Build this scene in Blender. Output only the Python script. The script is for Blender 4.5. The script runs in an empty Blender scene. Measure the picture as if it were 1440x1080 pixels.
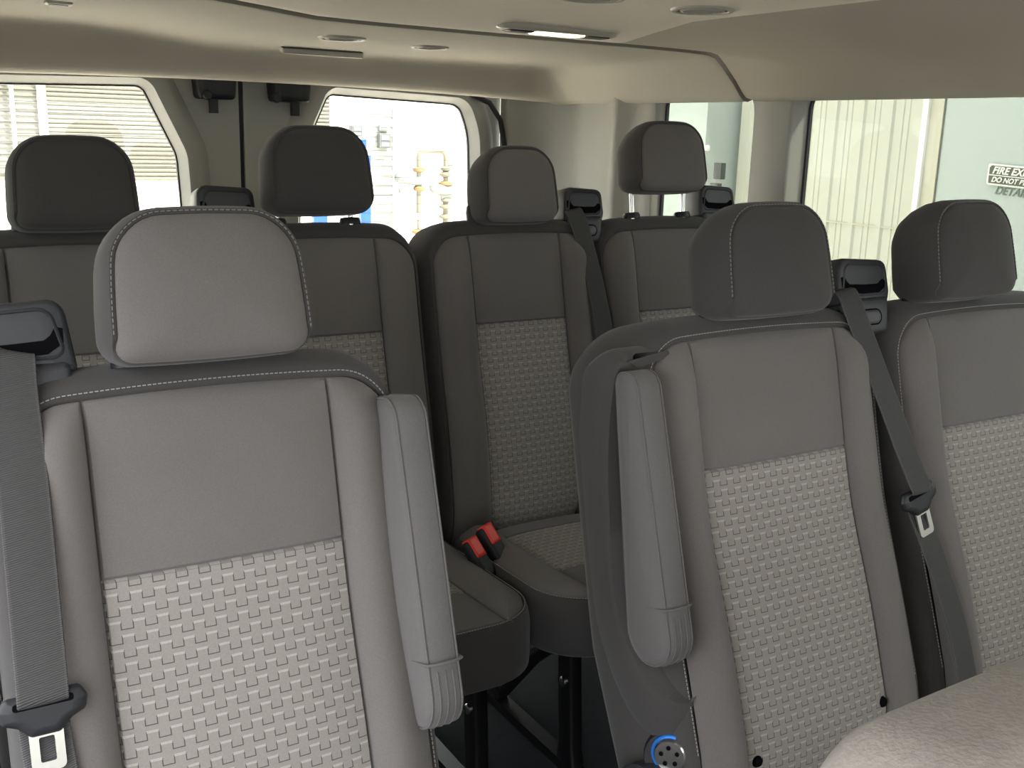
import bpy, math, random
from mathutils import Vector, Matrix
random.seed(7)
PI = math.pi
sc = bpy.context.scene
COL = sc.collection

# ------------------------------------------------------------------ camera, sky, exposure
cam = bpy.data.cameras.new('camera'); cam.sensor_fit = 'HORIZONTAL'; cam.sensor_width = 36.0
cam.lens = 36.0 * 1460.6 / 1440.0; cam.clip_start = 0.02; cam.clip_end = 200
camo = bpy.data.objects.new('camera', cam); COL.objects.link(camo)
right = Vector((0.85718509, -0.51425883, 0.02777718))
down = Vector((-0.09695923, -0.2141159, -0.9719842))
fwd = Vector((0.505799, 0.83047711, -0.2333991))
camo.matrix_world = Matrix((
    (right.x, -down.x, -fwd.x, 0), (right.y, -down.y, -fwd.y, 0), (right.z, -down.z, -fwd.z, 0), (0, 0, 0, 1)))
sc.camera = camo

world = bpy.data.worlds.new('overcast_sky'); sc.world = world; world.use_nodes = True
wn = world.node_tree.nodes; wl = world.node_tree.links
bgn = wn['Background']
bgn.inputs['Color'].default_value = (0.95, 0.97, 1.0, 1); bgn.inputs['Strength'].default_value = 2.0

sun = bpy.data.lights.new('sun', 'SUN'); sun.energy = 9.0; sun.angle = math.radians(4); sun.color = (1.0, 0.95, 0.86)
suno = bpy.data.objects.new('sun', sun); COL.objects.link(suno)
suno.rotation_euler = Vector((-0.30, 0.42, -0.86)).to_track_quat('-Z', 'Y').to_euler()   # high sun behind the camera, a little from the right

def portal(loc, rot, sx, sy, name):
    l = bpy.data.lights.new(name, 'AREA'); l.shape = 'RECTANGLE'; l.size = sx; l.size_y = sy
    l.cycles.is_portal = True
    o = bpy.data.objects.new(name, l); COL.objects.link(o); o.location = loc; o.rotation_euler = rot
portal((2.02, 1.4, -0.2), (0, PI/2, 0), 0.65, 1.2, 'portal_side_window')
portal((2.02, 2.26, -0.2), (0, PI/2, 0), 0.65, 0.45, 'portal_side_window_rear')
portal((0.94, 3.2, -0.2), (-PI/2, 0, 0), 1.7, 0.7, 'portal_rear_windows')
portal((-0.12, -0.05, -0.56), (0, -PI/2, 0), 1.35, 2.4, 'portal_sliding_door')
portal((2.02, -0.37, -0.18), (0, PI/2, 0), 0.6, 1.45, 'portal_cab_window')
portal((0.94, -1.36, -0.12), (PI/2, 0, 0), 1.8, 0.55, 'portal_windscreen')

sc.view_settings.view_transform = 'Standard'; sc.view_settings.look = 'None'
sc.view_settings.gamma = 1.0; sc.view_settings.use_curve_mapping = False
sc.view_settings.exposure = 1.5

# ------------------------------------------------------------------ materials
def mat(name, color, rough=0.6, metal=0.0, bump=None, sheen=0.0, spec=0.5, vary=0.0, vscale=8, coat=0):
    m = bpy.data.materials.new(name); m.use_nodes = True
    nt = m.node_tree; b = nt.nodes['Principled BSDF']
    b.inputs['Base Color'].default_value = (*color, 1); b.inputs['Roughness'].default_value = rough
    b.inputs['Metallic'].default_value = metal; b.inputs['Specular IOR Level'].default_value = spec
    if sheen: b.inputs['Sheen Weight'].default_value = sheen
    if coat: b.inputs['Coat Weight'].default_value = coat
    tc = nt.nodes.new('ShaderNodeTexCoord')
    if vary:
        n = nt.nodes.new('ShaderNodeTexNoise'); n.inputs['Scale'].default_value = vscale; n.inputs['Detail'].default_value = 4
        nt.links.new(tc.outputs['Object'], n.inputs['Vector'])
        r = nt.nodes.new('ShaderNodeMapRange'); r.inputs[3].default_value = 1 - vary; r.inputs[4].default_value = 1 + vary
        nt.links.new(n.outputs['Fac'], r.inputs[0])
        mx = nt.nodes.new('ShaderNodeVectorMath'); mx.operation = 'SCALE'; mx.inputs[0].default_value = color
        nt.links.new(r.outputs[0], mx.inputs['Scale']); nt.links.new(mx.outputs[0], b.inputs['Base Color'])
    if bump:
        s, d = bump
        n = nt.nodes.new('ShaderNodeTexNoise'); n.inputs['Scale'].default_value = s; n.inputs['Detail'].default_value = 2
        nt.links.new(tc.outputs['Object'], n.inputs['Vector'])
        bp = nt.nodes.new('ShaderNodeBump'); bp.inputs['Strength'].default_value = 0.5; bp.inputs['Distance'].default_value = d
        nt.links.new(n.outputs['Fac'], bp.inputs['Height']); nt.links.new(bp.outputs[0], b.inputs['Normal'])
    return m

def mth(nt, op, a, b=None, c=None):
    n = nt.nodes.new('ShaderNodeMath'); n.operation = op
    for i, v in enumerate((a, b, c)):
        if v is None: continue
        if isinstance(v, (int, float)): n.inputs[i].default_value = v
        else: nt.links.new(v, n.inputs[i])
    return n.outputs[0]

def knit(name, color, cell=0.0011, amt=0.16):
    """fine tricot knit: tiny grain in colour and relief"""
    m = bpy.data.materials.new(name); m.use_nodes = True
    nt = m.node_tree; b = nt.nodes['Principled BSDF']
    b.inputs['Roughness'].default_value = 0.95; b.inputs['Specular IOR Level'].default_value = 0.25
    b.inputs['Sheen Weight'].default_value = 0.12; b.inputs['Sheen Roughness'].default_value = 0.5
    tc = nt.nodes.new('ShaderNodeTexCoord')
    n = nt.nodes.new('ShaderNodeTexNoise'); n.inputs['Scale'].default_value = 1.0 / (cell * 1.6); n.inputs['Detail'].default_value = 2
    nt.links.new(tc.outputs['Object'], n.inputs['Vector'])
    n2 = nt.nodes.new('ShaderNodeTexNoise'); n2.inputs['Scale'].default_value = 9; n2.inputs['Detail'].default_value = 3
    nt.links.new(tc.outputs['Object'], n2.inputs['Vector'])
    f = mth(nt, 'ADD', mth(nt, 'MULTIPLY', n.outputs['Fac'], amt * 2), mth(nt, 'MULTIPLY', n2.outputs['Fac'], 0.16))
    f = mth(nt, 'ADD', f, 1 - amt - 0.08)
    mx = nt.nodes.new('ShaderNodeVectorMath'); mx.operation = 'SCALE'; mx.inputs[0].default_value = color
    nt.links.new(f, mx.inputs['Scale']); nt.links.new(mx.outputs[0], b.inputs['Base Color'])
    bp = nt.nodes.new('ShaderNodeBump'); bp.inputs['Strength'].default_value = 0.35; bp.inputs['Distance'].default_value = 0.0006
    nt.links.new(n.outputs['Fac'], bp.inputs['Height']); nt.links.new(bp.outputs[0], b.inputs['Normal'])
    return m

def weave(name, base, dash, line, cx=0.0121, cy=0.0147):
    """raised interlocking basket weave, UV in metres"""
    m = bpy.data.materials.new(name); m.use_nodes = True
    nt = m.node_tree; b = nt.nodes['Principled BSDF']
    b.inputs['Roughness'].default_value = 0.95; b.inputs['Specular IOR Level'].default_value = 0.25
    b.inputs['Sheen Weight'].default_value = 0.1
    uv = nt.nodes.new('ShaderNodeUVMap'); sp = nt.nodes.new('ShaderNodeSeparateXYZ'); nt.links.new(uv.outputs[0], sp.inputs[0])
    X = mth(nt, 'DIVIDE', sp.outputs[0], cx); Y = mth(nt, 'DIVIDE', mth(nt, 'MULTIPLY', sp.outputs[1], -1), cy)
    X = mth(nt, 'ADD', X, 200.0); Y = mth(nt, 'ADD', Y, 200.0)
    ix = mth(nt, 'FLOOR', X); iy = mth(nt, 'FLOOR', Y); fx = mth(nt, 'FRACT', X); fy = mth(nt, 'FRACT', Y)
    par = mth(nt, 'MODULO', mth(nt, 'ADD', ix, iy), 2.0)          # 0: dash cell, 1: plain cell
    par = mth(nt, 'GREATER_THAN', par, 0.5); ev = mth(nt, 'SUBTRACT', 1.0, par)
    dashf = mth(nt, 'MULTIPLY', ev, mth(nt, 'LESS_THAN', fy, 0.18))
    ex = mth(nt, 'MINIMUM', fx, mth(nt, 'SUBTRACT', 1.0, fx))     # distance to the column border
    vert = mth(nt, 'MULTIPLY', mth(nt, 'LESS_THAN', ex, 0.048), mth(nt, 'MULTIPLY', mth(nt, 'GREATER_THAN', fy, 0.06), mth(nt, 'LESS_THAN', fy, 0.66)))
    hor = mth(nt, 'MULTIPLY', par, mth(nt, 'LESS_THAN', mth(nt, 'ABSOLUTE', mth(nt, 'SUBTRACT', fy, 0.62)), 0.036))
    ln = mth(nt, 'MAXIMUM', vert, hor)
    tc = nt.nodes.new('ShaderNodeTexCoord')
    n = nt.nodes.new('ShaderNodeTexNoise'); n.inputs['Scale'].default_value = 700; nt.links.new(tc.outputs['Object'], n.inputs['Vector'])
    # fine vertical threads inside each dash
    thr = mth(nt, 'GREATER_THAN', mth(nt, 'FRACT', mth(nt, 'MULTIPLY', X, 9.0)), 0.35)
    dk = mth(nt, 'MULTIPLY', dashf, mth(nt, 'ADD', mth(nt, 'MULTIPLY', thr, 0.5), 0.5))
    def mixc(f, a, c):
        mx = nt.nodes.new('ShaderNodeMix'); mx.data_type = 'RGBA'; nt.links.new(f, mx.inputs[0])
        for s, v in ((6, a), (7, c)):
            if isinstance(v, tuple): mx.inputs[s].default_value = (*v, 1)
            else: nt.links.new(v, mx.inputs[s])
        return mx.outputs[2]
    c = mixc(ln, base, line); c = mixc(dk, c, dash)
    sc_ = nt.nodes.new('ShaderNodeVectorMath'); sc_.operation = 'SCALE'; nt.links.new(c, sc_.inputs[0])
    nt.links.new(mth(nt, 'ADD', mth(nt, 'MULTIPLY', n.outputs['Fac'], 0.4), 0.8), sc_.inputs['Scale'])
    nt.links.new(sc_.outputs[0], b.inputs['Base Color'])
    h = mth(nt, 'SUBTRACT', 1.0, ln)
    h = mth(nt, 'ADD', h, mth(nt, 'MULTIPLY', dashf, -0.4))
    h = mth(nt, 'ADD', h, mth(nt, 'MULTIPLY', n.outputs['Fac'], 0.25))
    bp = nt.nodes.new('ShaderNodeBump'); bp.inputs['Strength'].default_value = 0.6; bp.inputs['Distance'].default_value = 0.0007
    nt.links.new(h, bp.inputs['Height']); nt.links.new(bp.outputs[0], b.inputs['Normal'])
    return m

def webbing(name, color):
    m = bpy.data.materials.new(name); m.use_nodes = True
    nt = m.node_tree; b = nt.nodes['Principled BSDF']; b.inputs['Roughness'].default_value = 0.7
    uv = nt.nodes.new('ShaderNodeUVMap'); sp = nt.nodes.new('ShaderNodeSeparateXYZ'); nt.links.new(uv.outputs[0], sp.inputs[0])
    a = mth(nt, 'SINE', mth(nt, 'ADD', mth(nt, 'MULTIPLY', sp.outputs[1], 2 * PI / 0.0022), mth(nt, 'MULTIPLY', sp.outputs[0], 2 * PI / 0.012)))
    edge = mth(nt, 'GREATER_THAN', mth(nt, 'ABSOLUTE', sp.outputs[0]), 0.0205)
    f = mth(nt, 'ADD', mth(nt, 'MULTIPLY', a, 0.22), mth(nt, 'ADD', mth(nt, 'MULTIPLY', edge, 0.35), 0.95))
    mx = nt.nodes.new('ShaderNodeVectorMath'); mx.operation = 'SCALE'; mx.inputs[0].default_value = color
    nt.links.new(f, mx.inputs['Scale']); nt.links.new(mx.outputs[0], b.inputs['Base Color'])
    bp = nt.nodes.new('ShaderNodeBump'); bp.inputs['Strength'].default_value = 0.5; bp.inputs['Distance'].default_value = 0.0008
    nt.links.new(a, bp.inputs['Height']); nt.links.new(bp.outputs[0], b.inputs['Normal'])
    return m

def glass(name, tint, refl=0.06):
    m = bpy.data.materials.new(name); m.use_nodes = True; nt = m.node_tree
    nt.nodes.remove(nt.nodes['Principled BSDF']); out = nt.nodes['Material Output']
    t = nt.nodes.new('ShaderNodeBsdfTransparent'); t.inputs[0].default_value = (*tint, 1)
    g = nt.nodes.new('ShaderNodeBsdfGlossy'); g.inputs['Roughness'].default_value = 0.02
    mx = nt.nodes.new('ShaderNodeMixShader'); mx.inputs[0].default_value = refl
    nt.links.new(t.outputs[0], mx.inputs[1]); nt.links.new(g.outputs[0], mx.inputs[2]); nt.links.new(mx.outputs[0], out.inputs[0])
    return m

M = {}
M['light'] = knit('grey_knit_fabric', (0.122, 0.112, 0.107))
M['dark'] = knit('charcoal_knit_fabric', (0.050, 0.0465, 0.045))
M['weave'] = weave('basket_weave_fabric', (0.225, 0.209, 0.19), (0.335, 0.318, 0.295), (0.075, 0.069, 0.062))
M['stitch'] = mat('stitch_thread', (0.26, 0.25, 0.24), 0.8)
M['stitch_dark'] = mat('stitch_thread_dark', (0.17, 0.16, 0.145), 0.8)
M['arm'] = knit('armrest_fabric', (0.105, 0.099, 0.097))
M['black'] = mat('black_plastic', (0.014, 0.0145, 0.017), 0.45, spec=0.35, bump=(600, 0.0003))
M['tower'] = mat('charcoal_plastic', (0.026, 0.027, 0.031), 0.5, bump=(700, 0.0003))
M['towerlid'] = mat('grey_lid_plastic', (0.045, 0.045, 0.049), 0.45)
M['slot'] = mat('slot_black', (0.003, 0.003, 0.004), 0.9, spec=0.05)
M['belt'] = webbing('belt_webbing', (0.043, 0.042, 0.0415))
M['chrome'] = mat('polished_steel', (0.8, 0.8, 0.78), 0.18, 1.0)
M['tongue'] = mat('tongue_steel', (0.75, 0.74, 0.70), 0.3, 1.0)
M['steel'] = mat('black_painted_steel', (0.006, 0.006, 0.007), 0.35, spec=0.35)
M['red'] = mat('red_plastic', (0.75, 0.03, 0.015), 0.35)
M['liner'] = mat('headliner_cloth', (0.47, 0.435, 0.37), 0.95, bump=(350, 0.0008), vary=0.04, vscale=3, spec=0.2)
M['liner_lit'] = mat('headliner_cloth_lit', (0.80, 0.725, 0.63), 0.95, bump=(350, 0.0008), vary=0.04, vscale=3, spec=0.2)  # headliner cloth lightened: brighter light on the flat panel put into the colour
M['liner_shaded'] = mat('headliner_cloth_shaded', (0.45, 0.41, 0.345), 0.95, bump=(350, 0.0008), vary=0.04, vscale=3, spec=0.2)  # same headliner cloth, darker so the side curve carries its shade in colour
M['trim'] = mat('light_trim_plastic', (0.30, 0.295, 0.262), 0.55, bump=(500, 0.0002))
M['vent'] = mat('vent_plastic', (0.44, 0.41, 0.355), 0.5)
M['joint'] = mat('joint_shadow_brown', (0.26, 0.235, 0.195), 0.9)
M['gasket'] = mat('rubber_gasket', (0.006, 0.006, 0.007), 0.6)
M['carpet'] = mat('black_carpet', (0.02, 0.024, 0.027), 0.95, bump=(250, 0.003), vary=0.3, vscale=40)
M['glass'] = glass('side_glass', (0.55, 0.565, 0.54), 0.012)
M['glass_rear'] = glass('rear_glass', (0.97, 0.98, 0.96), 0.03)

# ------------------------------------------------------------------ mesh helpers
class MB:
    def __init__(s): s.v = []; s.f = []; s.uv = {}
    def vert(s, p, uv=None):
        s.v.append(Vector(p)); i = len(s.v) - 1
        if uv is not None: s.uv[i] = uv
        return i
    def grid(s, rows, uvs=None, close=False):
        ids = []
        for a, r in enumerate(rows):
            ids.append([s.vert(p, uvs[a][b] if uvs else None) for b, p in enumerate(r)])
        for a in range(len(ids) - 1):
            n = len(ids[a]); rng = n if close else n - 1
            for b in range(rng):
                c = (b + 1) % n
                s.f.append((ids[a][b], ids[a][c], ids[a + 1][c], ids[a + 1][b]))
        return ids
    def fan(s, loop, centre):
        c = s.vert(centre); n = len(loop)
        for b in range(n): s.f.append((loop[b], loop[(b + 1) % n], c))
    def box(s, lo, hi, X=None):
        P = [(x, y, z) for z in (lo[2], hi[2]) for y in (lo[1], hi[1]) for x in (lo[0], hi[0])]
        i = [s.vert(X @ Vector(p) if X else p) for p in P]
        for q in ((0, 2, 3, 1), (4, 5, 7, 6), (0, 1, 5, 4), (2, 6, 7, 3), (0, 4, 6, 2), (1, 3, 7, 5)): s.f.append(tuple(i[k] for k in q))
    def tube(s, pts, r, n=10, caps=True):
        pts = [Vector(p) for p in pts]; rows = []; up = None
        for k, p in enumerate(pts):
            d = (pts[min(k + 1, len(pts) - 1)] - pts[max(k - 1, 0)]).normalized()
            if up is None: up = d.orthogonal().normalized()
            up = (up - d * up.dot(d)).normalized(); sd = d.cross(up)
            rr = r[k] if isinstance(r, (list, tuple)) else r
            rows.append([p + (up * math.cos(t) + sd * math.sin(t)) * rr for t in [2 * PI * j / n for j in range(n)]])
        ids = s.grid(rows, close=True)
        if caps: s.fan(ids[0][::-1], pts[0]); s.fan(ids[-1], pts[-1])
    def build(s, name, m, parent=None, smooth=True, X=None, **props):
        me = bpy.data.meshes.new(name)
        vs = [X @ p for p in s.v] if X else s.v
        off = world_loc(parent) if parent else Vector((0, 0, 0))
        me.from_pydata([tuple(p - off) for p in vs], [], s.f)
        if s.uv:
            ul = me.uv_layers.new(name='UVMap')
            for lp in me.loops: ul.data[lp.index].uv = s.uv.get(lp.vertex_index, (0, 0))
        me.materials.append(m)
        import bmesh
        bm = bmesh.new(); bm.from_mesh(me); bmesh.ops.recalc_face_normals(bm, faces=bm.faces); bm.to_mesh(me); bm.free()
        if smooth:
            me.polygons.foreach_set('use_smooth', [True] * len(me.polygons))
            try: me.set_sharp_from_angle(angle=math.radians(smooth if smooth is not True else 50))
            except Exception: pass
        o = bpy.data.objects.new(name, me); COL.objects.link(o)
        if parent: o.parent = parent
        for k, v in props.items(): o[k] = v
        return o

def world_loc(o):
    v = Vector((0, 0, 0))
    while o: v = v + o.location; o = o.parent
    return v

def thing(name, loc, label, cat, group=None):
    o = bpy.data.objects.new(name, None); COL.objects.link(o); o.location = loc; o.empty_display_size = 0.05
    o['label'] = label; o['category'] = cat
    if group: o['group'] = group
    return o

def rrect(x0, x1, y0, y1, r, n=6):
    """closed rounded rectangle; r = one radius or four (bl, br, tr, tl)"""
    if not isinstance(r, (tuple, list)): r = (r,) * 4
    out = []
    for (cx, cy, a0), rr in zip(((x0, y0, PI), (x1, y0, 1.5 * PI), (x1, y1, 0), (x0, y1, 0.5 * PI)), r):
        ox = cx + (rr if cx == x0 else -rr); oy = cy + (rr if cy == y0 else -rr)
        for k in range(n + 1):
            a = a0 + 0.5 * PI * k / n; out.append((ox + rr * math.cos(a), oy + rr * math.sin(a)))
    return out

def rpoly(P, R, n=6):
    """closed polygon (ccw) with rounded corners"""
    out = []; N = len(P)
    for i in range(N):
        p = Vector(P[i]); a = Vector(P[i - 1]) - p; b = Vector(P[(i + 1) % N]) - p
        r = R[i] if isinstance(R, (tuple, list)) else R
        la, lb = a.length, b.length; a.normalize(); b.normalize()
        ang = math.acos(max(-1, min(1, a.dot(b)))); t = min(r / math.tan(ang / 2), la * 0.49, lb * 0.49)
        rr = t * math.tan(ang / 2); c = p + (a + b).normalized() * (rr / math.sin(ang / 2))
        s = p + a * t; e = p + b * t
        a0 = math.atan2(s.y - c.y, s.x - c.x); a1 = math.atan2(e.y - c.y, e.x - c.x)
        d = (a1 - a0 + PI) % (2 * PI) - PI
        for k in range(n + 1):
            q = a0 + d * k / n; out.append((c.x + rr * math.cos(q), c.y + rr * math.sin(q)))
    return out

def normals2(P):
    N = len(P); out = []
    for i in range(N):
        a = Vector(P[(i + 1) % N]) - Vector(P[i - 1]); 
        k = 2
        while a.length < 1e-7: a = Vector(P[(i + k) % N]) - Vector(P[i - k]); k += 1
        a.normalize(); out.append(Vector((a.y, -a.x)))       # outward for ccw
    return out

def pillow(mb, P, prof, f, cap0=0.0, cap1=0.0, open0=False, open1=False, rings=3):
    """loops of outline P inset by prof[k][0] at depth prof[k][1]; f maps (a, b, c) to a point; bulged caps"""
    Nn = normals2(P); rows = []
    for ins, c in prof: rows.append([f(p[0] - n.x * ins, p[1] - n.y * ins, c) for p, n in zip(P, Nn)])
    ids = mb.grid(rows, close=True)
    cx = sum(p[0] for p in P) / len(P); cy = sum(p[1] for p in P) / len(P)
    for end, op, bul in ((0, open0, cap0), (-1, open1, cap1)):
        if op: continue
        ins, c = prof[end]; last = ids[end]
        for q in range(1, rings):
            s = 1 - q / rings
            row = [mb.vert(f(cx + (p[0] - n.x * ins - cx) * s, cy + (p[1] - n.y * ins - cy) * s, c + bul * (1 - s * s))) for p, n in zip(P, Nn)]
            for b in range(len(P)):
                d = (b + 1) % len(P); mb.f.append((last[b], last[d], row[d], row[b]))
            last = row
        mb.fan(last, f(cx, cy, c + bul))
    return ids

def stitches(mb, pts, nrm, pitch=0.0054, ln=0.0037, wd=0.0011):
    """little thread dashes along a 3-D polyline"""
    pts = [Vector(p) for p in pts]; nrm = Vector(nrm).normalized(); L = [0]
    for a, b in zip(pts, pts[1:]): L.append(L[-1] + (b - a).length)
    def at(d):
        for i in range(len(L) - 1):
            if d <= L[i + 1]: return pts[i].lerp(pts[i + 1], (d - L[i]) / max(1e-9, L[i + 1] - L[i]))
        return pts[-1]
    d = 0
    while d + ln < L[-1]:
        a = at(d); b = at(d + ln); t = (b - a).normalized(); sd = t.cross(nrm).normalized() * wd / 2; u = nrm * 0.0006
        q = [a - sd - u, a + sd - u, b + sd - u, b - sd - u, a - sd + u, a + sd + u, b + sd + u, b - sd + u]
        i = [mb.vert(p) for p in q]
        for z in ((4, 5, 6, 7), (0, 1, 5, 4), (1, 2, 6, 5), (2, 3, 7, 6), (3, 0, 4, 7)): mb.f.append(tuple(i[k] for k in z))
        d += pitch

# ------------------------------------------------------------------ upholstered pad (backrests and seat cushions)
def frame(o, U, V, N):
    return Matrix(((U.x, V.x, N.x, o.x), (U.y, V.y, N.y, o.y), (U.z, V.z, N.z, o.z), (0, 0, 0, 1)))

def pad(root, X, H, Hl, w, vb, vs, vt, vct, R, prof_back, bol=0.026, wb=-0.012, crown=0.01, swap=False,
        names=('backrest_shell', 'upper_panel', 'woven_insert', 'side_bolster'), arm=0, insert_r=0.05, flare=0.0, stitch=True, lum=0.012, curl=0.03, strip=0.0, belly=0.0):
    def bel(v): return belly * max(0.0, (-v - 0.08) / 0.35) ** 1.4
    def hl(v):
        return Hl if v <= vt - R else Hl - R + math.sqrt(max(0.0, R * R - (v - (vt - R)) ** 2))
    def crn(u, v):
        k = max(0.0, min(1.0, (v - (vt - 0.16)) / 0.16)); return v + crown * k * k * (1 - (u / H) ** 2)
    def D(u, v):
        a = abs(u)
        if a <= w: d = -0.004 + 0.007 * (1 - (a / w) ** 4) * 1.0
        else:
            t = min(1.0, (a - w) / max(0.009, hl(v) - w)); d = bol * math.sin(PI * min(1, t ** 0.8 * 0.92 + 0.0)) ** 0.8 * (1 - 0.25 * t) + (wb - 0.002) * t ** 3 - 0.004 * (1 - t)
        d += lum * math.exp(-((v - (vb + 0.22)) / 0.16) ** 2)
        d += bel(v)
        e = (v - (vt - 0.06)) / 0.06
        if e > 0: d = d * (1 - e * e) + (wb + 0.004) * e * e
        e = (vb + 0.09 - v) / 0.09
        if e > 0: d -= curl * e * e
        return d
    def P(u, v, dw=0.0): return X @ Vector((u, crn(u, v), D(u, v) + dw))
    def lin(a, b, n): return [a + (b - a) * i / n for i in range(n + 1)]
    def tuck(L, g=0.0035):
        return [L[0], L[0] + (g if L[-1] > L[0] else -g)] + L[1:-1] + [L[-1] - (g if L[-1] > L[0] else -g), L[-1]]
    def patch(us_of_v, vsl, name, m, uo=0):
        mb = MB(); rows = []; uvs = []
        nv = len(vsl)
        for j, v in enumerate(vsl):
            us = us_of_v(v); row = []; ur = []
            for i, u in enumerate(us):
                edge = (i in (0, len(us) - 1)) or (j in (0, nv - 1))
                row.append(P(u, v, -0.006 if edge else 0.0)); ur.append((u + uo, v))
            rows.append(row); uvs.append(ur)
        mb.grid(rows, uvs); return mb.build(name, m, root)
    light, wv = M['light'], M['weave']
    pan_v = tuck(lin(vs, vt, 12)) ; ins_v = tuck(lin(vb + strip, vs, 26))
    if not swap:
        patch(lambda v: tuck(lin(-w, w, 14)), pan_v, names[1], light)
        def iw(v):
            c = vb + strip + insert_r
            ww = w if v >= c else w - insert_r + math.sqrt(max(1e-6, insert_r ** 2 - (c - v) ** 2))
            return tuck(lin(-ww, ww, 14))
        patch(iw, ins_v, names[2], wv)
        if strip: patch(lambda v: tuck(lin(-w, w, 14)), tuck(lin(vb, vb + strip, 4)), 'rear_strip', light)
    for sd in (-1, 1):
        allv = tuck(lin(vb, vt - R, 22))[:-1] + [vt - R + R * math.sin(t) for t in lin(0, PI / 2 * 0.985, 9)]
        patch(lambda v: tuck(lin(sd * w, sd * max(hl(v), w + 0.009), 9), 0.003), allv, names[3], light)
    # shell: seam path swept over the rounded rim to the back
    path = [(-Hl, v, -1, 0) for v in lin(vb, vt - R, 14)]
    path += [(-Hl + R - R * math.cos(t), vt - R + R * math.sin(t), -math.cos(t), math.sin(t)) for t in lin(0, PI / 2, 10)[1:]]
    path += [(u, vt, 0, 1) for u in lin(-Hl + R, Hl - R, 12)[1:]]
    path += [(Hl - R + R * math.sin(t), vt - R + R * math.cos(t), math.sin(t), math.cos(t)) for t in lin(0, PI / 2, 10)[1:]]
    path += [(Hl, v, 1, 0) for v in lin(vt - R, vb, 14)[1:]]
    ms, mt = H - Hl, vct - vt
    prof = [(0.0, wb - 0.012), (0.0, wb - 0.001), (0.12, wb + 0.003), (0.4, wb + 0.002), (0.7, wb - 0.008), (0.92, wb - 0.025)] + prof_back
    mb = MB(); rows = []
    for k, wd in prof:
        row = []
        for u, v, nx, ny in path:
            e = max(0.0, (vb + 0.09 - v) / 0.09)
            fl = flare * max(0, min(1, (wb - 0.02 - wd) / 0.06)) if (arm and u * arm > 0) else 0.0
            fl *= max(0.0, min(1.0, (v - vb) / 0.22))
            lm = lum * math.exp(-((v - (vb + 0.22)) / 0.16) ** 2) * 0.6 + bel(v)
            uu = u + nx * (ms * k + fl); vv = v + ny * mt * k
            row.append(X @ Vector((uu, crn(u, vv), wd - curl * e * e * (1 if wd > -0.08 else 0) + lm * (1 if wd > -0.08 else 0))))
        rows.append(row)
    ids = mb.grid(rows)
    n = len(path)
    for rw in (ids[0], ids[-1]):
        for i in range(n // 2):
            a, b, c, d = rw[i], rw[i + 1], rw[n - 2 - i], rw[n - 1 - i]
            if len({a, b, c, d}) == 4: mb.f.append((a, b, c, d))
            elif len({a, b, c, d}) == 3: mb.f.append((a, b, d))
    mb.f.append(tuple([r[0] for r in ids] + [r[-1] for r in reversed(ids)]))
    shell = mb.build(names[0], M['dark'], root)
    if stitch:
        sb = MB(); pts = []
        for u, v, nx, ny in path:
            if v < vb + 0.05: continue
            uu = u + nx * ms * 0.22; vv = v + ny * mt * 0.22
            lm = lum * math.exp(-((v - (vb + 0.22)) / 0.16) ** 2) * 0.6 + bel(v)
            pts.append(X @ Vector((uu, crn(u, vv), wb + 0.0037 + lm)))
        stitches(sb, pts, X.to_3x3() @ Vector((0, 0.2, 1)))
        sb.build('stitching', M['stitch'], root, smooth=False, kind='stuff')
    return D, crn

BACK = [(1.0, -0.055), (1.0, -0.10), (0.95, -0.128), (0.7, -0.145), (0.2, -0.15)]

def cylinder(mb, X, c, ax, r0, r1, h, n=20):
    """lathe: c centre of base, ax unit axis in local frame"""
    ax = Vector(ax); a = ax.orthogonal().normalized(); b = ax.cross(a); c = Vector(c)
    prof = [(r0 * 0.0, 0), (r0, 0), (r0, h * 0.6), (r1, h), (0, h)]
    rows = [[X @ (c + ax * hh + (a * math.cos(t) + b * math.sin(t)) * rr) for t in [2 * PI * j / n for j in range(n)]] for rr, hh in prof]
    mb.grid(rows, close=True)

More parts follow.
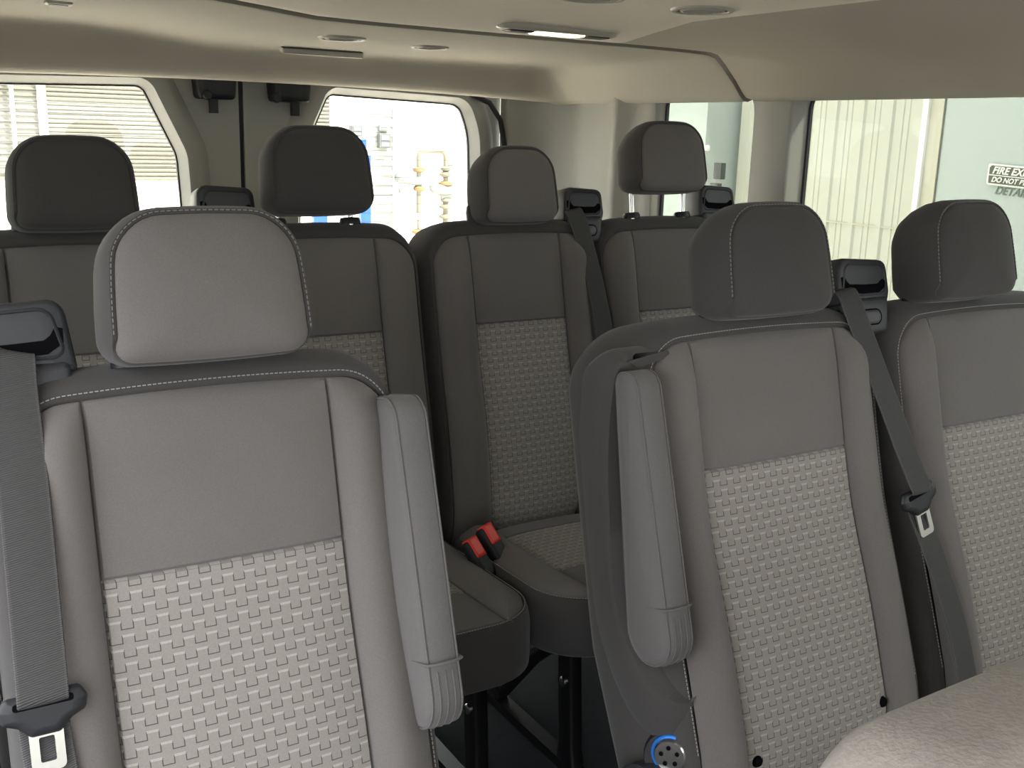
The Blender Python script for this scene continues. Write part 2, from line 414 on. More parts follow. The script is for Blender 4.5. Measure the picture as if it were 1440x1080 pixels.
def headrest(root, X, v0, raise_, hw, hh, face, crest, stitch=True):
    V0 = v0 + raise_
    Pn = rpoly([(-hw, V0), (hw, V0), (hw * 0.90, V0 + hh), (-hw * 0.90, V0 + hh)], [0.028, 0.028, 0.058, 0.058], 8)
    # add points along the straight runs for a gently bowed outline
    out = []
    for i, p in enumerate(Pn):
        q = Pn[(i + 1) % len(Pn)]; out.append(p)
        d = math.dist(p, q)
        if d > 0.03:
            for k in range(1, 6): out.append((p[0] + (q[0] - p[0]) * k / 6, p[1] + (q[1] - p[1]) * k / 6))
    Pn = []
    cv = V0 + hh / 2
    for a, b in out:
        e = 1 + 0.03 * (1 - ((b - cv) / (hh / 2)) ** 2)
        Pn.append((a * e, b + (0.006 if b > cv else -0.003) * (1 - (a / hw) ** 2)))
    Nn = normals2(Pn)
    und = [max(0.0, min(1.0, (-n.y - 0.02) / 0.9)) for n in Nn]      # 1 along the underside: the face cloth wraps below
    und = [t * t * (3 - 2 * t) for t in und]
    def at(k, ins, c, ins_u, c_u):
        t = und[k]; a, b = Pn[k]; n = Nn[k]; ii = ins * (1 - t) + ins_u * t; cc = c * (1 - t) + c_u * t
        a2, b2 = a - n.x * ii, b - n.y * ii
        return X @ Vector((a2, b2 - (0.012 * max(0, -cc) / 0.07 if b > cv else 0), cc))
    mb = MB(); N_ = len(Pn)
    prof = [(0.016, 0.032, 0.006, 0.022), (0.0115, 0.0415, 0.003, 0.028), (0.007, 0.042, 0.001, 0.026), (0.003, 0.034, 0.0, 0.018), (0.0005, 0.014, 0.0, 0.006), (0, -0.008, 0, -0.01), (0.002, -0.03, 0.002, -0.03), (0.009, -0.05, 0.009, -0.05), (0.022, -0.064, 0.022, -0.064)]
    ids = mb.grid([[at(k, *q) for k in range(N_)] for q in prof], close=True)
    mb.fan(ids[-1], X @ Vector((0, cv, -0.07))); mb.fan(ids[0], X @ Vector((0, cv, 0.02)))
    hr = mb.build('headrest', M['dark'], root)
    fb = MB(); rows = []
    for s, dw, du in ((1.0, 0.036, 0.024), (0.985, 0.0425, 0.033), (0.95, 0.0455, 0.041), (0.85, 0.049, 0.048), (0.6, 0.054, 0.054), (0.3, 0.056, 0.056)):
        row = []
        for k in range(N_):
            t = und[k]; ii = 0.0115 * (1 - t) + 0.002 * t; a, b = Pn[k][0] - Nn[k].x * ii, Pn[k][1] - Nn[k].y * ii
            row.append(X @ Vector((a * s, cv + (b - cv) * s, dw * (1 - t) + du * t)))
        rows.append(row)
    ids = fb.grid(rows, close=True); fb.fan(ids[-1], X @ Vector((0, cv, 0.0565)))
    fb.build('headrest_face', face, hr)
    if stitch:
        sb = MB(); k0 = max(range(N_), key=lambda k: und[k] + (0.001 * Pn[k][0]))
        order = [(k0 + q) % N_ for q in range(N_)]
        pts = [X @ Vector((Pn[k][0] - Nn[k].x * 0.0085, Pn[k][1] - Nn[k].y * 0.0085, 0.0425)) for k in order if und[k] < 0.10]
        # start the run at the lower left corner so that it crosses the top only
        gap = max(range(len(pts)), key=lambda q: (pts[q] - pts[q - 1]).length)
        pts = pts[gap:] + pts[:gap]
        stitches(sb, pts, X.to_3x3() @ Vector((0, 0, 1)), 0.0062, 0.004, 0.001)
        sb.build('headrest_stitching', M['stitch_dark'], hr, smooth=False, kind='stuff')
    for s in (-1, 1):
        pb = MB(); pb.tube([X @ Vector((s * 0.077, crest - 0.06, -0.035)), X @ Vector((s * 0.077, V0 + 0.03, -0.026 if raise_ else -0.034))], 0.0055, 12)
        pb.build('headrest_post', M['chrome'], hr)
        gb = MB(); Y = X @ Matrix.Translation((s * 0.077, crest - 0.006, -0.034)) @ Matrix.Diagonal((1.25, 1, 1, 1))
        cylinder(gb, Y, (0, 0, 0), (0, 1, 0), 0.0175, 0.0155, 0.013 if raise_ else 0.034)
        gb.build('post_guide', M['black'], root)
    return hr

def belt_tower(root, X, cu, v0, width=0.125, flip=1):
    """shoulder belt outlet: housing, two lids over a curved slot, release button"""
    Y = X @ Matrix.Translation((cu, v0, 0)) @ Matrix.Diagonal((flip, 1, 1, 1)) @ Matrix.Rotation(0.0, 4, 'Z')
    k = width / 2
    f = lambda a, b, c: Y @ Vector((a, b, c))
    mb = MB()
    pillow(mb, rpoly([(-k, 0.022), (k * 0.92, 0.022), (k * 1.02, 0.04), (k * 0.97, 0.094), (-k * 0.86, 0.101)], [0.006, 0.012, 0.012, 0.018, 0.02]),
           [(0.007, -0.026), (0.002, -0.028), (0, -0.034), (0, -0.085), (0.012, -0.1)], f)
    pillow(mb, rpoly([(-k * 0.85, -0.03), (k * 0.8, -0.03), (k * 0.9, 0.034), (-k * 0.9, 0.034)], 0.008),
           [(0.008, -0.022), (0.002, -0.025), (0, -0.032), (0, -0.09), (0.01, -0.1)], f)
    t = mb.build('belt_tower', M['tower'], root)
    bz = MB(); o = rpoly([(-k * 0.86, 0.036), (k * 0.78, 0.036), (k * 0.9, 0.052), (k * 0.84, 0.087), (-k * 0.66, 0.092)], [0.012, 0.012, 0.012, 0.016, 0.018]); nn = normals2(o)
    bz.grid([[f(p[0] - n.x * i, p[1] - n.y * i, c) for p, n in zip(o, nn)] for i, c in ((-0.0015, -0.0285), (0, -0.0255), (0.003, -0.0245), (0.0048, -0.027), (0.0048, -0.0345))], close=True)
    bz.build('bezel', M['tower'], t)
    for a0, a1 in ((-k * 0.66, -0.003), (0.0, k * 0.74)):
        lb = MB(); pillow(lb, rpoly([(a0, 0.056), (a1, 0.055), (a1, 0.083), (a0 + (0.006 if a0 < -0.01 else 0), 0.085)], 0.004, 3), [(0.002, -0.0262), (0, -0.0275), (0, -0.034)], f)
        lb.build('lid', M['towerlid'], t)
    sl = MB(); pth = [(-k * 0.76, 0.069), (-k * 0.72, 0.057), (-k * 0.55, 0.049), (0, 0.047), (k * 0.55, 0.047), (k * 0.72, 0.053), (k * 0.8, 0.06)]
    rows = []
    for i, (a, b) in enumerate(pth):
        hw = 0.0075 if 0 < i < len(pth) - 1 else 0.004
        a_, b_ = pth[max(0, i - 1)], pth[min(len(pth) - 1, i + 1)]; d = Vector((b_[0] - a_[0], b_[1] - a_[1])).normalized(); n = Vector((-d.y, d.x))
        rows.append([f(a + n.x * hw, b + n.y * hw, -0.0255), f(a - n.x * hw, b - n.y * hw, -0.0255), f(a - n.x * hw, b - n.y * hw, -0.032), f(a + n.x * hw, b + n.y * hw, -0.032)])
    ids = sl.grid(rows, close=True); sl.f.append(tuple(ids[0])); sl.f.append(tuple(ids[-1]))
    sl.build('belt_slot', M['slot'], t, smooth=False)
    bb = MB(); pillow(bb, rrect(-k * 0.42, k * 0.5, -0.012, 0.012, 0.0118, 6), [(0.002, -0.0205), (0, -0.022), (0, -0.028)], f, cap0=0.001)
    bb.build('release_button', M['towerlid'], t)
    gr = MB(); o = rrect(-k * 0.42 - 0.0016, k * 0.5 + 0.0016, -0.0136, 0.0136, 0.0134, 6)
    pillow(gr, o, [(0, -0.0215), (0, -0.026)], f); gr.build('button_gap', M['slot'], t)
    return t

def ribbon(mb, X, pts, width, th=0.0014, sub=6):
    """flat strap through local (u, v, w[, twist width]) points; uv = (across, along)"""
    P = [Vector(p[:3]) for p in pts]; S = []
    for i in range(len(P) - 1):
        p0, p1, p2, p3 = P[max(i - 1, 0)], P[i], P[i + 1], P[min(i + 2, len(P) - 1)]
        for k in range(sub):
            t = k / sub
            S.append(0.5 * ((2 * p1) + (p2 - p0) * t + (2 * p0 - 5 * p1 + 4 * p2 - p3) * t * t + (3 * p1 - p0 - 3 * p2 + p3) * t ** 3))
    S.append(P[-1]); rows = []; uvs = []; L = 0
    for i, p in enumerate(S):
        d = (S[min(i + 1, len(S) - 1)] - S[max(i - 1, 0)]).normalized()
        if i: L += (p - S[i - 1]).length
        side = Vector((0, 0, 1)).cross(d)
        if side.length < 0.05: side = Vector((1, 0, 0))
        side.normalize()
        if side.x < 0: side = -side
        nrm = side.cross(d).normalized()
        if nrm.z < 0: nrm = -nrm
        h = width / 2
        row = [p - side * h, p - side * h * 0.96 + nrm * th, p - side * h * 0.5 + nrm * th * 1.3, p + nrm * th * 1.3, p + side * h * 0.5 + nrm * th * 1.3, p + side * h * 0.96 + nrm * th, p + side * h, p - nrm * 0]
        rows.append([X @ q for q in row]); uvs.append([(a * h, L) for a in (-1, -0.96, -0.5, 0, 0.5, 0.96, 1, 0)])
    mb.grid(rows, uvs, close=True)

def latch(root, X, u, v, w, ang=0.0, s=1.0):
    Y = X @ Matrix.Translation((u, v, w)) @ Matrix.Rotation(ang, 4, 'Z') @ Matrix.Diagonal((s, s, s, 1))
    f = lambda a, b, c: Y @ Vector((a, b, c))
    mb = MB()
    pillow(mb, rpoly([(-0.014, -0.026), (0.014, -0.026), (0.026, -0.014), (0.040, -0.008), (0.043, 0.006), (0.036, 0.018), (-0.036, 0.018), (-0.043, 0.006), (-0.040, -0.008), (-0.026, -0.014)], 0.006, 4),
           [(0.004, -0.002), (0.0, 0.002), (0.0, 0.006), (0.004, 0.010)], f)
    lp = mb.build('latch_plate', M['black'], root)
    sl = MB(); pillow(sl, rrect(-0.029, 0.029, 0.004, 0.012, 0.003, 3), [(0, 0.0095), (0, 0.0106)], f); sl.build('latch_slot', M['slot'], lp)
    tb = MB(); o = rrect(-0.0165, 0.0165, -0.064, -0.016, 0.006, 5); i_ = rrect(-0.0075, 0.0075, -0.054, -0.028, 0.002, 5)
    lo = [[f(*p, c) for p in o] for c in (0.003, 0.006)]; li = [[f(*p, c) for p in i_] for c in (0.006, 0.003)]
    tb.grid([lo[0], lo[1], li[0], li[1], lo[0]], close=True)
    tb.build('tongue', M['tongue'], root, smooth=30)
    return lp

def armrest(root, X, u0, u1, v0, v1, w0, w1, taper=0.028, lean=0.0):
    """folded-up armrest: side outline in (v, w) extruded in u, with a piped end cap"""
    P = rpoly([(v0, w0 + 0.012), (v0, w1), (v1, w1 - taper), (v1 + 0.004, w0 + lean)], [0.05, 0.045, 0.03, 0.02], 8)
    P = P[::-1]
    area = sum(P[i][0] * P[(i + 1) % len(P)][1] - P[(i + 1) % len(P)][0] * P[i][1] for i in range(len(P)))
    if area < 0: P = P[::-1]
    out = []
    for i, p in enumerate(P):
        q = P[(i + 1) % len(P)]; out.append(p); d = math.dist(p, q)
        n = int(d / 0.025)
        for k in range(1, n): out.append((p[0] + (q[0] - p[0]) * k / n, p[1] + (q[1] - p[1]) * k / n))
    P = out
    f = lambda a, b, c: X @ Vector((c, a, b))
    mb = MB(); ua, ub = (u0, u1)
    r = 0.009
    pillow(mb, P, [(r * 1.6, ua - 0.000), (r * 0.5, ua + r * 0.25), (0, ua + r), (0, ub - r), (r * 0.5, ub - r * 0.25), (r * 1.6, ub)], f, cap0=-0.006, cap1=0.006)
    a = mb.build('armrest', M['arm'], root)
    # seam piping around both long edges
    pb = MB(); Nn = normals2(P)
    for c in (ua + r * 0.55, ub - r * 0.55):
        pts = [f(p[0] + n.x * -0.0012, p[1] + n.y * -0.0012, c) for p, n in zip(P, Nn)]
        pb.tube(pts + [pts[0]], 0.0013, 5, caps=False)
    pb.build('armrest_seam', M['arm'], a)
    # end cap band with raised piping around the lower third
    cb = MB(); vc = v0 + 0.085
    ring = [(vc, b) for b in (w0 + 0.006, w1 + 0.001)]
    cb.tube([f(vc, w1 - 0.035, ua - 0.0025), f(vc, w1 - 0.004, ua + 0.001), f(vc, w1 + 0.0015, ua + 0.012), f(vc, w1 + 0.0015, ub - 0.012), f(vc, w1 - 0.004, ub - 0.001), f(vc, w1 - 0.035, ub + 0.0025)], 0.0018, 8)
    for k in (0.3, 0.5, 0.7):
        u = ua + (ub - ua) * k
        run = [f(p[0] + n.x * 0.0008, p[1] + n.y * 0.0008, u) for p, n in zip(P, Nn) if p[0] < vc and p[1] > w1 - 0.06]
        if len(run) > 2: cb.tube(run, 0.0009, 5)
    cb.build('armrest_cap', M['arm'], a)
    return a

ROWS = {'A': (1.0744, -0.4652, 0.2406), 'B': (1.8978, -0.3944, 0.2076)}
def row_frame(row, x):
    y, z, r = ROWS[row]
    return frame(Vector((x, y, z)), Vector((1, 0, 0)), Vector((0, math.sin(r), math.cos(r))), Vector((0, -math.cos(r), math.sin(r))))

FLOOR_Z = -1.22
def leg_frame(root, x, y0, y1, ztop):
    """black steel stand: front plate, rear plate, diagonal brace, foot rail"""
    def plate(p0, p1, wx, wy, name):
        mb = MB(); p0 = Vector(p0); p1 = Vector(p1)
        rows = []
        for p, k in ((p0, 1.0), (p0.lerp(p1, 0.15), 0.8), (p0.lerp(p1, 0.85), 0.8), (p1, 1.05)):
            o = rrect(-wx / 2, wx / 2, -wy * k / 2, wy * k / 2, min(wx, wy) * 0.25, 3)
            rows.append([p + Vector((a, b, 0)) for a, b in o])
        ids = mb.grid(rows, close=True); mb.fan(ids[0], p0); mb.fan(ids[-1], p1)
        return mb.build(name, M['steel'], root)
    lg = plate((x, y0 + 0.02, ztop), (x, y0, FLOOR_Z + 0.02), 0.03, 0.06, 'leg')
    bm_ = MB(); cylinder(bm_, Matrix.Translation((x - 0.015, y0 + 0.012, ztop - 0.09)), (0, 0, 0), (-1, 0, 0), 0.011, 0.008, 0.006, 12); bm_.build('leg_bolt', M['chrome'], lg)
    plate((x, y1, ztop), (x, y1 + 0.03, FLOOR_Z + 0.02), 0.03, 0.06, 'leg')
    br = MB(); br.tube([(x, y0 + 0.05, ztop - 0.02), (x, y0 + 0.14, ztop - 0.10), (x, y1 - 0.01, FLOOR_Z + 0.05)], 0.016, 8); br.build('brace', M['steel'], root)
    rl = MB(); rl.box((x - 0.016, y0 - 0.05, FLOOR_Z), (x + 0.016, y1 + 0.08, FLOOR_Z + 0.022)); rl.build('foot_rail', M['steel'], root, smooth=False)

def cushion(root, x, yr, yf, zt, H, w, ins):
    """seat cushion: same pad laid flat, v runs forward (towards the windscreen)"""
    X = frame(Vector((x, yr, zt)), Vector((1, 0, 0)), Vector((0, -1, 0.03)).normalized(), Vector((0, 0.03, 1)).normalized())
    L = yr - yf
    pad(root, X, H, H - 0.012, w, 0.0, ins, L - 0.014, L, 0.11,
        [(1.0, -0.04), (1.0, -0.09), (0.9, -0.112), (0.3, -0.118)], bol=0.024, wb=-0.006, crown=0.0,
        names=('cushion_side', 'thigh_panel', 'cushion_insert', 'cushion_bolster'), lum=-0.004, curl=0.0, insert_r=0.003, strip=0.05)

SURF = {}
def make_seat(row, x, label, group, H, Hl, w, face, raise_=0.0, tower=None, arm=0, hr_w=0.1115, hr_h=0.164, hr_v0=0.216, stitch=True, cush=None, flare=0.0, R=0.06, hr_dx=0.0, vb=-0.47, name='passenger_seat', legx=None, vt=0.183, crest=0.219, head=True, belly=0.0):
    y, z, r = ROWS[row]
    root = thing(name, (x, y - 0.2, FLOOR_Z), label, 'car seat', group)
    X = row_frame(row, x)
    root_D = pad(root, X, H, Hl, w, vb, 0.0, vt, crest, R, BACK, arm=arm, flare=flare, stitch=stitch, belly=belly, curl=0.03 if belly == 0 else 0.018)[0]
    SURF[root.name] = root_D
    if head: headrest(root, X @ Matrix.Translation((hr_dx, 0, 0)), hr_v0, raise_, hr_w, hr_h, face, crest + 0.008, stitch)
    if tower is not None: belt_tower(root, X, *tower)
    if cush: cushion(root, x, *cush)
    if legx is not None:
        for lx in legx: leg_frame(root, x + lx, cush[1] + 0.1, cush[0] - 0.05, cush[2] - 0.115)
    return root, X

# ------------------------------------------------------------------ shell of the van
def struct(mb, name, m, parent=None, smooth=True, **kw):
    o = mb.build(name, m, parent, smooth)
    if parent is None: o['kind'] = 'structure'
    for k, v in kw.items(): o[k] = v
    return o

# floor
mb = MB(); mb.box((-0.1, -1.4, FLOOR_Z - 0.03), (2.02, 3.16, FLOOR_Z)); struct(mb, 'floor', M['carpet'], smooth=False)

PROF = [(-0.075, 0.125), (-0.068, 0.10), (-0.045, 0.098), (-0.03, 0.112), (0.02, 0.16), (0.07, 0.205), (0.12, 0.224), (0.3, 0.238), (0.45, 0.237), (0.578, 0.231), (0.673, 0.222), (0.774, 0.212), (0.9, 0.21), (1.2, 0.209),
        (1.55, 0.2095), (1.70, 0.2085), (1.77, 0.2075), (1.80, 0.206), (1.826, 0.200), (1.852, 0.179), (1.892, 0.141), (1.918, 0.112), (1.93, 0.102), (1.945, 0.099), (1.962, 0.106), (1.972, 0.125)]
PROF_F = [(-0.075, 0.125), (-0.068, 0.10), (-0.045, 0.098), (-0.03, 0.112), (0.02, 0.16), (0.07, 0.205), (0.12, 0.224), (0.3, 0.242), (0.5, 0.247), (0.673, 0.248), (0.774, 0.248), (0.9, 0.248), (1.2, 0.246), (1.47, 0.243), (1.495, 0.240), (1.52, 0.2345),
          (1.60, 0.219), (1.70, 0.199), (1.77, 0.182), (1.80, 0.173), (1.826, 0.164), (1.852, 0.151), (1.892, 0.126), (1.918, 0.108), (1.93, 0.101), (1.945, 0.099), (1.962, 0.106), (1.972, 0.125)]
def prof_at(P, x):
    for (a, b), (c, d) in zip(P, P[1:]):
        if x <= c: return b + (d - b) * (x - a) / (c - a)
    return P[-1][1]
XS = sorted(set([round(p[0], 3) for p in PROF] + [round(p[0], 3) for p in PROF_F] + [round(0.15 + 0.05 * i, 3) for i in range(33)]))
seamY = 2.075
# front headliner; its rear edge meets the rear panel and turns up into the joint
mb = MB(); rows = []
for Y in [-1.35 + 0.12 * i for i in range(28)] + [2.0, 2.04, 2.058]:
    t = max(0.0, min(1.0, (Y - 1.75) / 0.3)); t = t * t * (3 - 2 * t)
    sd = max(0, min(1, (Y - 1.0) / 1.0))
    e = max(0.0, (Y - 2.0) / 0.058); rows.append([(x, Y, prof_at(PROF_F, x) * (1 - t) + prof_at(PROF, x) * t + 0.0065 * e * e) for x in XS])

kx = XS.index(1.495)
mb.grid([q[:kx + 1] for q in rows]); struct(mb, 'ceiling', M['liner_lit'], smooth=60)
mb = MB(); mb.grid([q[kx:] for q in rows]); struct(mb, 'trim_5', M['liner_shaded'], smooth=60)
# roof skin above keeps daylight out of the joint
mb = MB(); mb.box((-0.12, -1.4, 0.29), (2.05, 3.2, 0.32)); struct(mb, 'roof', M['trim'], smooth=False)
# rear headliner with the boxed rear header
FY = [(2.072, 1.0), (2.5, 1.0), (2.62, 1.0), (2.70, 1.0), (2.76, 0.995), (2.80, 0.98), (2.82, 0.955), (2.835, 0.91), (2.846, 0.84), (2.856, 0.73), (2.868, 0.56), (2.882, 0.36), (2.895, 0.20), (2.907, 0.09), (2.92, 0.03), (2.935, 0.0), (2.95, 0.04), (2.962, 0.2), (2.968, 0.45)]
mb = MB(); rows = [[(x, 2.071, prof_at(PROF, x) + 0.03) for x in XS], [(x, 2.0725, prof_at(PROF, x) + 0.003) for x in XS]]
for Y in [2.08, 2.1, 2.16, 2.24, 2.32, 2.4, 2.46, 2.52, 2.58] + [p[0] for p in FY[2:]]:
    F = prof_at(FY, Y); row = []
    for x in XS:
        s = prof_at(PROF, x); base = 0.102 + 0.02 * (1 - ((x - 0.94) / 1.0) ** 2) * max(0, min(1, (Y - 2.7) / 0.2))
        lift = 0.0
        row.append((x, Y, base + (s - base) * F if s > base else s))
    rows.append(row)
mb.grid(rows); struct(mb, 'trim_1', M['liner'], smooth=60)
# black joint filler
mb = MB(); rows = []
mb.grid([[(x, Y, prof_at(PROF, x) + dz) for x in XS] for Y, dz in ((2.05, 0.03), (2.066, 0.03), (2.0665, -0.001), (2.0715, 0.0015))]); struct(mb, 'trim_2', M['joint'])

# side wall with two window openings (right), mirrored wall with one (left)
def ring_plane(name, outer, hole, f, steps, m, parent=None, gasket=True):
    """flat panel from outer loop to hole loop (same count) with stepped reveal; steps = (offset outwards from hole, depth)"""
    mb = MB(); nn = normals2(hole)
    rows = [[f(p[0], p[1], 0) for p in outer]]
    for off, dp in steps: rows.append([f(p[0] + n.x * off, p[1] + n.y * off, dp) for p, n in zip(hole, nn)])
    mb.grid(rows, close=True)
    return mb

def match_outer(hole, x0, x1, y0, y1):
    """project hole points radially on to a rectangle"""
    cx = sum(p[0] for p in hole) / len(hole); cy = sum(p[1] for p in hole) / len(hole); out = []
    corners = [(x0, y0), (x1, y0), (x1, y1), (x0, y1)]
    for p in hole:
        dx, dy = p[0] - cx, p[1] - cy
        t = min(((x1 - cx) / dx) if dx > 1e-9 else ((x0 - cx) / dx if dx < -1e-9 else 1e9), ((y1 - cy) / dy) if dy > 1e-9 else ((y0 - cy) / dy if dy < -1e-9 else 1e9))
        out.append((cx + dx * t, cy + dy * t))
    for c in corners:       # snap the nearest ray to each corner
        k = min(range(len(out)), key=lambda i: math.dist(out[i], c)); out[k] = c
    return out

def dens(P, d=0.04):
    out = []
    for i, p in enumerate(P):
        q = P[(i + 1) % len(P)]; out.append(p); L = math.dist(p, q); n = int(L / d)
        for k in range(1, n): out.append((p[0] + (q[0] - p[0]) * k / n, p[1] + (q[1] - p[1]) * k / n))
    return out

WX = 1.95
fR = lambda a, b, c: (WX + c, a, b)        # (Y, Z, depth) right wall
STEPS = [(0.032, 0.0), (0.026, 0.002), (0.022, 0.008), (0.004, 0.036), (0.0, 0.042)]
h1 = dens(rrect(0.62, 1.892, -0.50, 0.135, (0.06, 0.06, 0.055, 0.06)))
h2 = dens(rrect(2.062, 2.431, -0.50, 0.14, (0.05, 0.05, 0.05, 0.075)))
wr = MB()
h0 = dens(rrect(-1.08, 0.34, -0.48, 0.11, 0.06))
for hole, (y0, y1) in ((h0, (-1.2, 0.44)), (h1, (0.5, 1.98)), (h2, (1.98, 2.50))):
    o = match_outer(hole, y0, y1, FLOOR_Z, 0.2)
    st = STEPS if hole is not h2 else [(0.02, 0.0), (0.015, 0.003), (0.006, 0.022), (0.0, 0.03)]
    q = ring_plane('', o, hole, fR, st, None)
    b = len(wr.v); wr.v += q.v; wr.f += [tuple(i + b for i in f_) for f_ in q.f]
# forward part (cab side below the belt line) and rear quarter with its soft vertical swells
wr.box((WX, -1.4, FLOOR_Z), (WX + 0.04, -1.2, 0.2)); wr.box((WX, 0.44, FLOOR_Z), (WX + 0.04, 0.5, 0.2))
QP = [(2.50, 0.0), (2.53, -0.002), (2.56, -0.012), (2.585, -0.03), (2.60, -0.036), (2.625, -0.03), (2.66, -0.016), (2.72, -0.012), (2.80, -0.012), (2.84, -0.004), (2.87, 0.012), (2.92, 0.022), (2.97, 0.018), (3.02, -0.004), (3.05, -0.035), (3.07, -0.075), (3.08, -0.112), (3.095, -0.124), (3.12, -0.126)]
wr.grid([[(WX + dx, y, z) for y, dx in QP] for z in [FLOOR_Z + (0.2 - FLOOR_Z) * i / 8 for i in range(9)]])
struct(wr, 'wall_right', M['trim'], smooth=40)
fL = lambda a, b, c: (-0.065 - c, a, b)
wlft = MB()
hl_ = dens(rrect(1.25, 2.6, -0.5, 0.08, 0.06)); o = match_outer(hl_, 1.12, 3.1, FLOOR_Z, 0.2)
q = ring_plane('', o, hl_, fL, STEPS, None); wlft.v += q.v; wlft.f += q.f
wlft.box((-0.105, -1.4, FLOOR_Z), (-0.065, -1.22, 0.2)); wlft.box((-0.105, -1.22, 0.09), (-0.065, 1.12, 0.2))
struct(wlft, 'wall_left', M['trim'], smooth=40)

def window(name, hole, f, depth, gl, gw=0.006):
    gb = MB(); nn = normals2(hole)
    gb.grid([[f(p[0] + n.x * o_, p[1] + n.y * o_, d_) for p, n in zip(hole, nn)] for o_, d_ in ((0.004, depth), (0.001, depth - 0.004), (-gw, depth - 0.002), (-gw - 0.001, depth + 0.006))], close=True)
    root = struct(gb, name, M['gasket'])
    pb = MB(); 
    lo = [pb.vert(f(p[0], p[1], depth + 0.002)) for p in hole]; pb.f.append(tuple(lo))
    lo = [pb.vert(f(p[0], p[1], depth + 0.006)) for p in hole]; pb.f.append(tuple(lo))
    pb.build('window_pane', gl, root, smooth=False)
    return root
window('window_1', h1, fR, 0.04, M['glass'], 0.003)
window('window_2', h2, fR, 0.028, M['glass'], 0.003)
window('window_5', h0, fR, 0.04, M['glass_rear'])
window('window_3', hl_, fL, 0.04, M['glass'])

# front of the cab: windscreen opening
fF = lambda a, b, c: (a, -1.3 - c, b)
hf = dens(rrect(0.05, 1.84, -0.40, 0.15, 0.1)); o = match_outer(hf, -0.1, 2.0, FLOOR_Z, 0.29)
struct(ring_plane('', o, hf, fF, STEPS, None), 'wall_front', M['trim'], smooth=40)
window('window_4', hf, fF, 0.04, M['glass_rear'])

# rear doors: one leaf each side of the dark centre gap
DY = 3.1; CX = 0.943
def rear_door(name, sgn):
    fD = lambda a, b, c: (CX + sgn * a, DY + c, b)
    hole = dens(rpoly([(0.17, -0.46), (0.77, -0.46), (0.785, -0.30), (0.772, 0.00), (0.735, 0.092), (0.288, 0.105), (0.272, 0.095), (0.188, -0.085)], [0.05, 0.05, 0.2, 0.25, 0.05, 0.03, 0.03, 0.10], 5))
    o = match_outer(hole, 0.007, 0.885, FLOOR_Z, 0.25)
    st = [(0.105, 0.028), (0.085, 0.026), (0.072, 0.012), (0.055, 0.0), (0.032, -0.004), (0.02, 0.0), (0.006, 0.03), (0.0, 0.045)]
    # outer field sits back, frame round the glass stands proud
    mb = MB(); nn = normals2(hole)
    lim = lambda p: (min(max(p[0], 0.007), 0.885), min(p[1], 0.25))
    rows = [[fD(p[0], p[1], 0.028) for p in o]]
    for off, dp in st: rows.append([fD(*lim((p[0] + n.x * off, p[1] + n.y * off)), dp) for p, n in zip(hole, nn)])
    mb.grid(rows, close=True)
    # edge towards the centre gap
    mb.grid([[fD(0.007, z, c) for z in (FLOOR_Z, -0.5, 0.25)] for c in (0.028, 0.07)])
    root = struct(mb, name, M['trim'], smooth=35)
    gb = MB(); 
    gb.grid([[fD(p[0] + n.x * o_, p[1] + n.y * o_, d_) for p, n in zip(hole, nn)] for o_, d_ in ((0.004, 0.046), (0.0, 0.043), (-0.003, 0.043), (-0.004, 0.05))], close=True)
    gb.build('window_gasket', M['gasket'], root)
    pb = MB()
    for d in (0.05, 0.054): pb.f.append(tuple(pb.vert(fD(p[0], p[1], d)) for p in hole))
    pb.build('window_pane', M['glass_rear'], root, smooth=False)
    wb_ = MB(); z = -0.40
    while z < 0.08:
        a0 = 0.20 if z < -0.085 else 0.19 + (z + 0.085) * 0.47
        wb_.tube([fD(a0, z, 0.0485), fD(0.765 if z < 0 else 0.75, z, 0.0485)], 0.0007, 4); z += 0.0282
    wb_.build('defroster_wires', M['towerlid'], root, smooth=False, kind='stuff')
    # black latch box near the top, by the gap
    lb = MB()
    a0, a1 = (0.075, 0.20) if sgn > 0 else (0.025, 0.145)
    pillow(lb, [(p[0], p[1]) for p in rpoly([(a0 + 0.008, 0.075), (a1 - 0.008, 0.075), (a1, 0.16), (a0, 0.16)], 0.012, 4)], [(0.006, -0.034), (0, -0.028), (0, 0.03)], fD)
    am = a0 + (a1 - a0) * (0.5 if sgn > 0 else 0.48)
    lb.box((0, 0, 0), (1, 1, 1), Matrix(((sgn * 0.022, 0, 0, CX + sgn * am), (0, 0.02, 0, DY - 0.028), (0, 0, 0.055, 0.036), (0, 0, 0, 1))))
    lb.build('door_latch', M['black'], root)
    kb = MB(); Y = Matrix.Translation(fD(a0 + 0.012 if sgn > 0 else a0 + 0.09, 0.085, -0.035)); cylinder(kb, Y, (0, 0, 0), (0, -1, 0), 0.014, 0.011, 0.01, 14); kb.build('latch_knob', M['black'], root)
    return root
rear_door('door_1', -1); rear_door('door_2', 1)
mb = MB(); mb.box((CX - 0.008, DY + 0.04, FLOOR_Z), (CX + 0.008, DY + 0.075, 0.25)); struct(mb, 'trim_3', M['gasket'], smooth=False)
# black weather strip down the outer edge of the right rear door
mb = MB(); mb.tube([(CX + 0.75, DY - 0.01, 0.125), (CX + 0.82, DY - 0.012, 0.10), (CX + 0.862, DY - 0.014, 0.045), (CX + 0.884, DY - 0.015, -0.06), (CX + 0.892, DY - 0.015, -0.2), (CX + 0.892, DY - 0.015, FLOOR_Z + 0.02)], 0.009, 8); struct(mb, 'trim_4', M['gasket'])

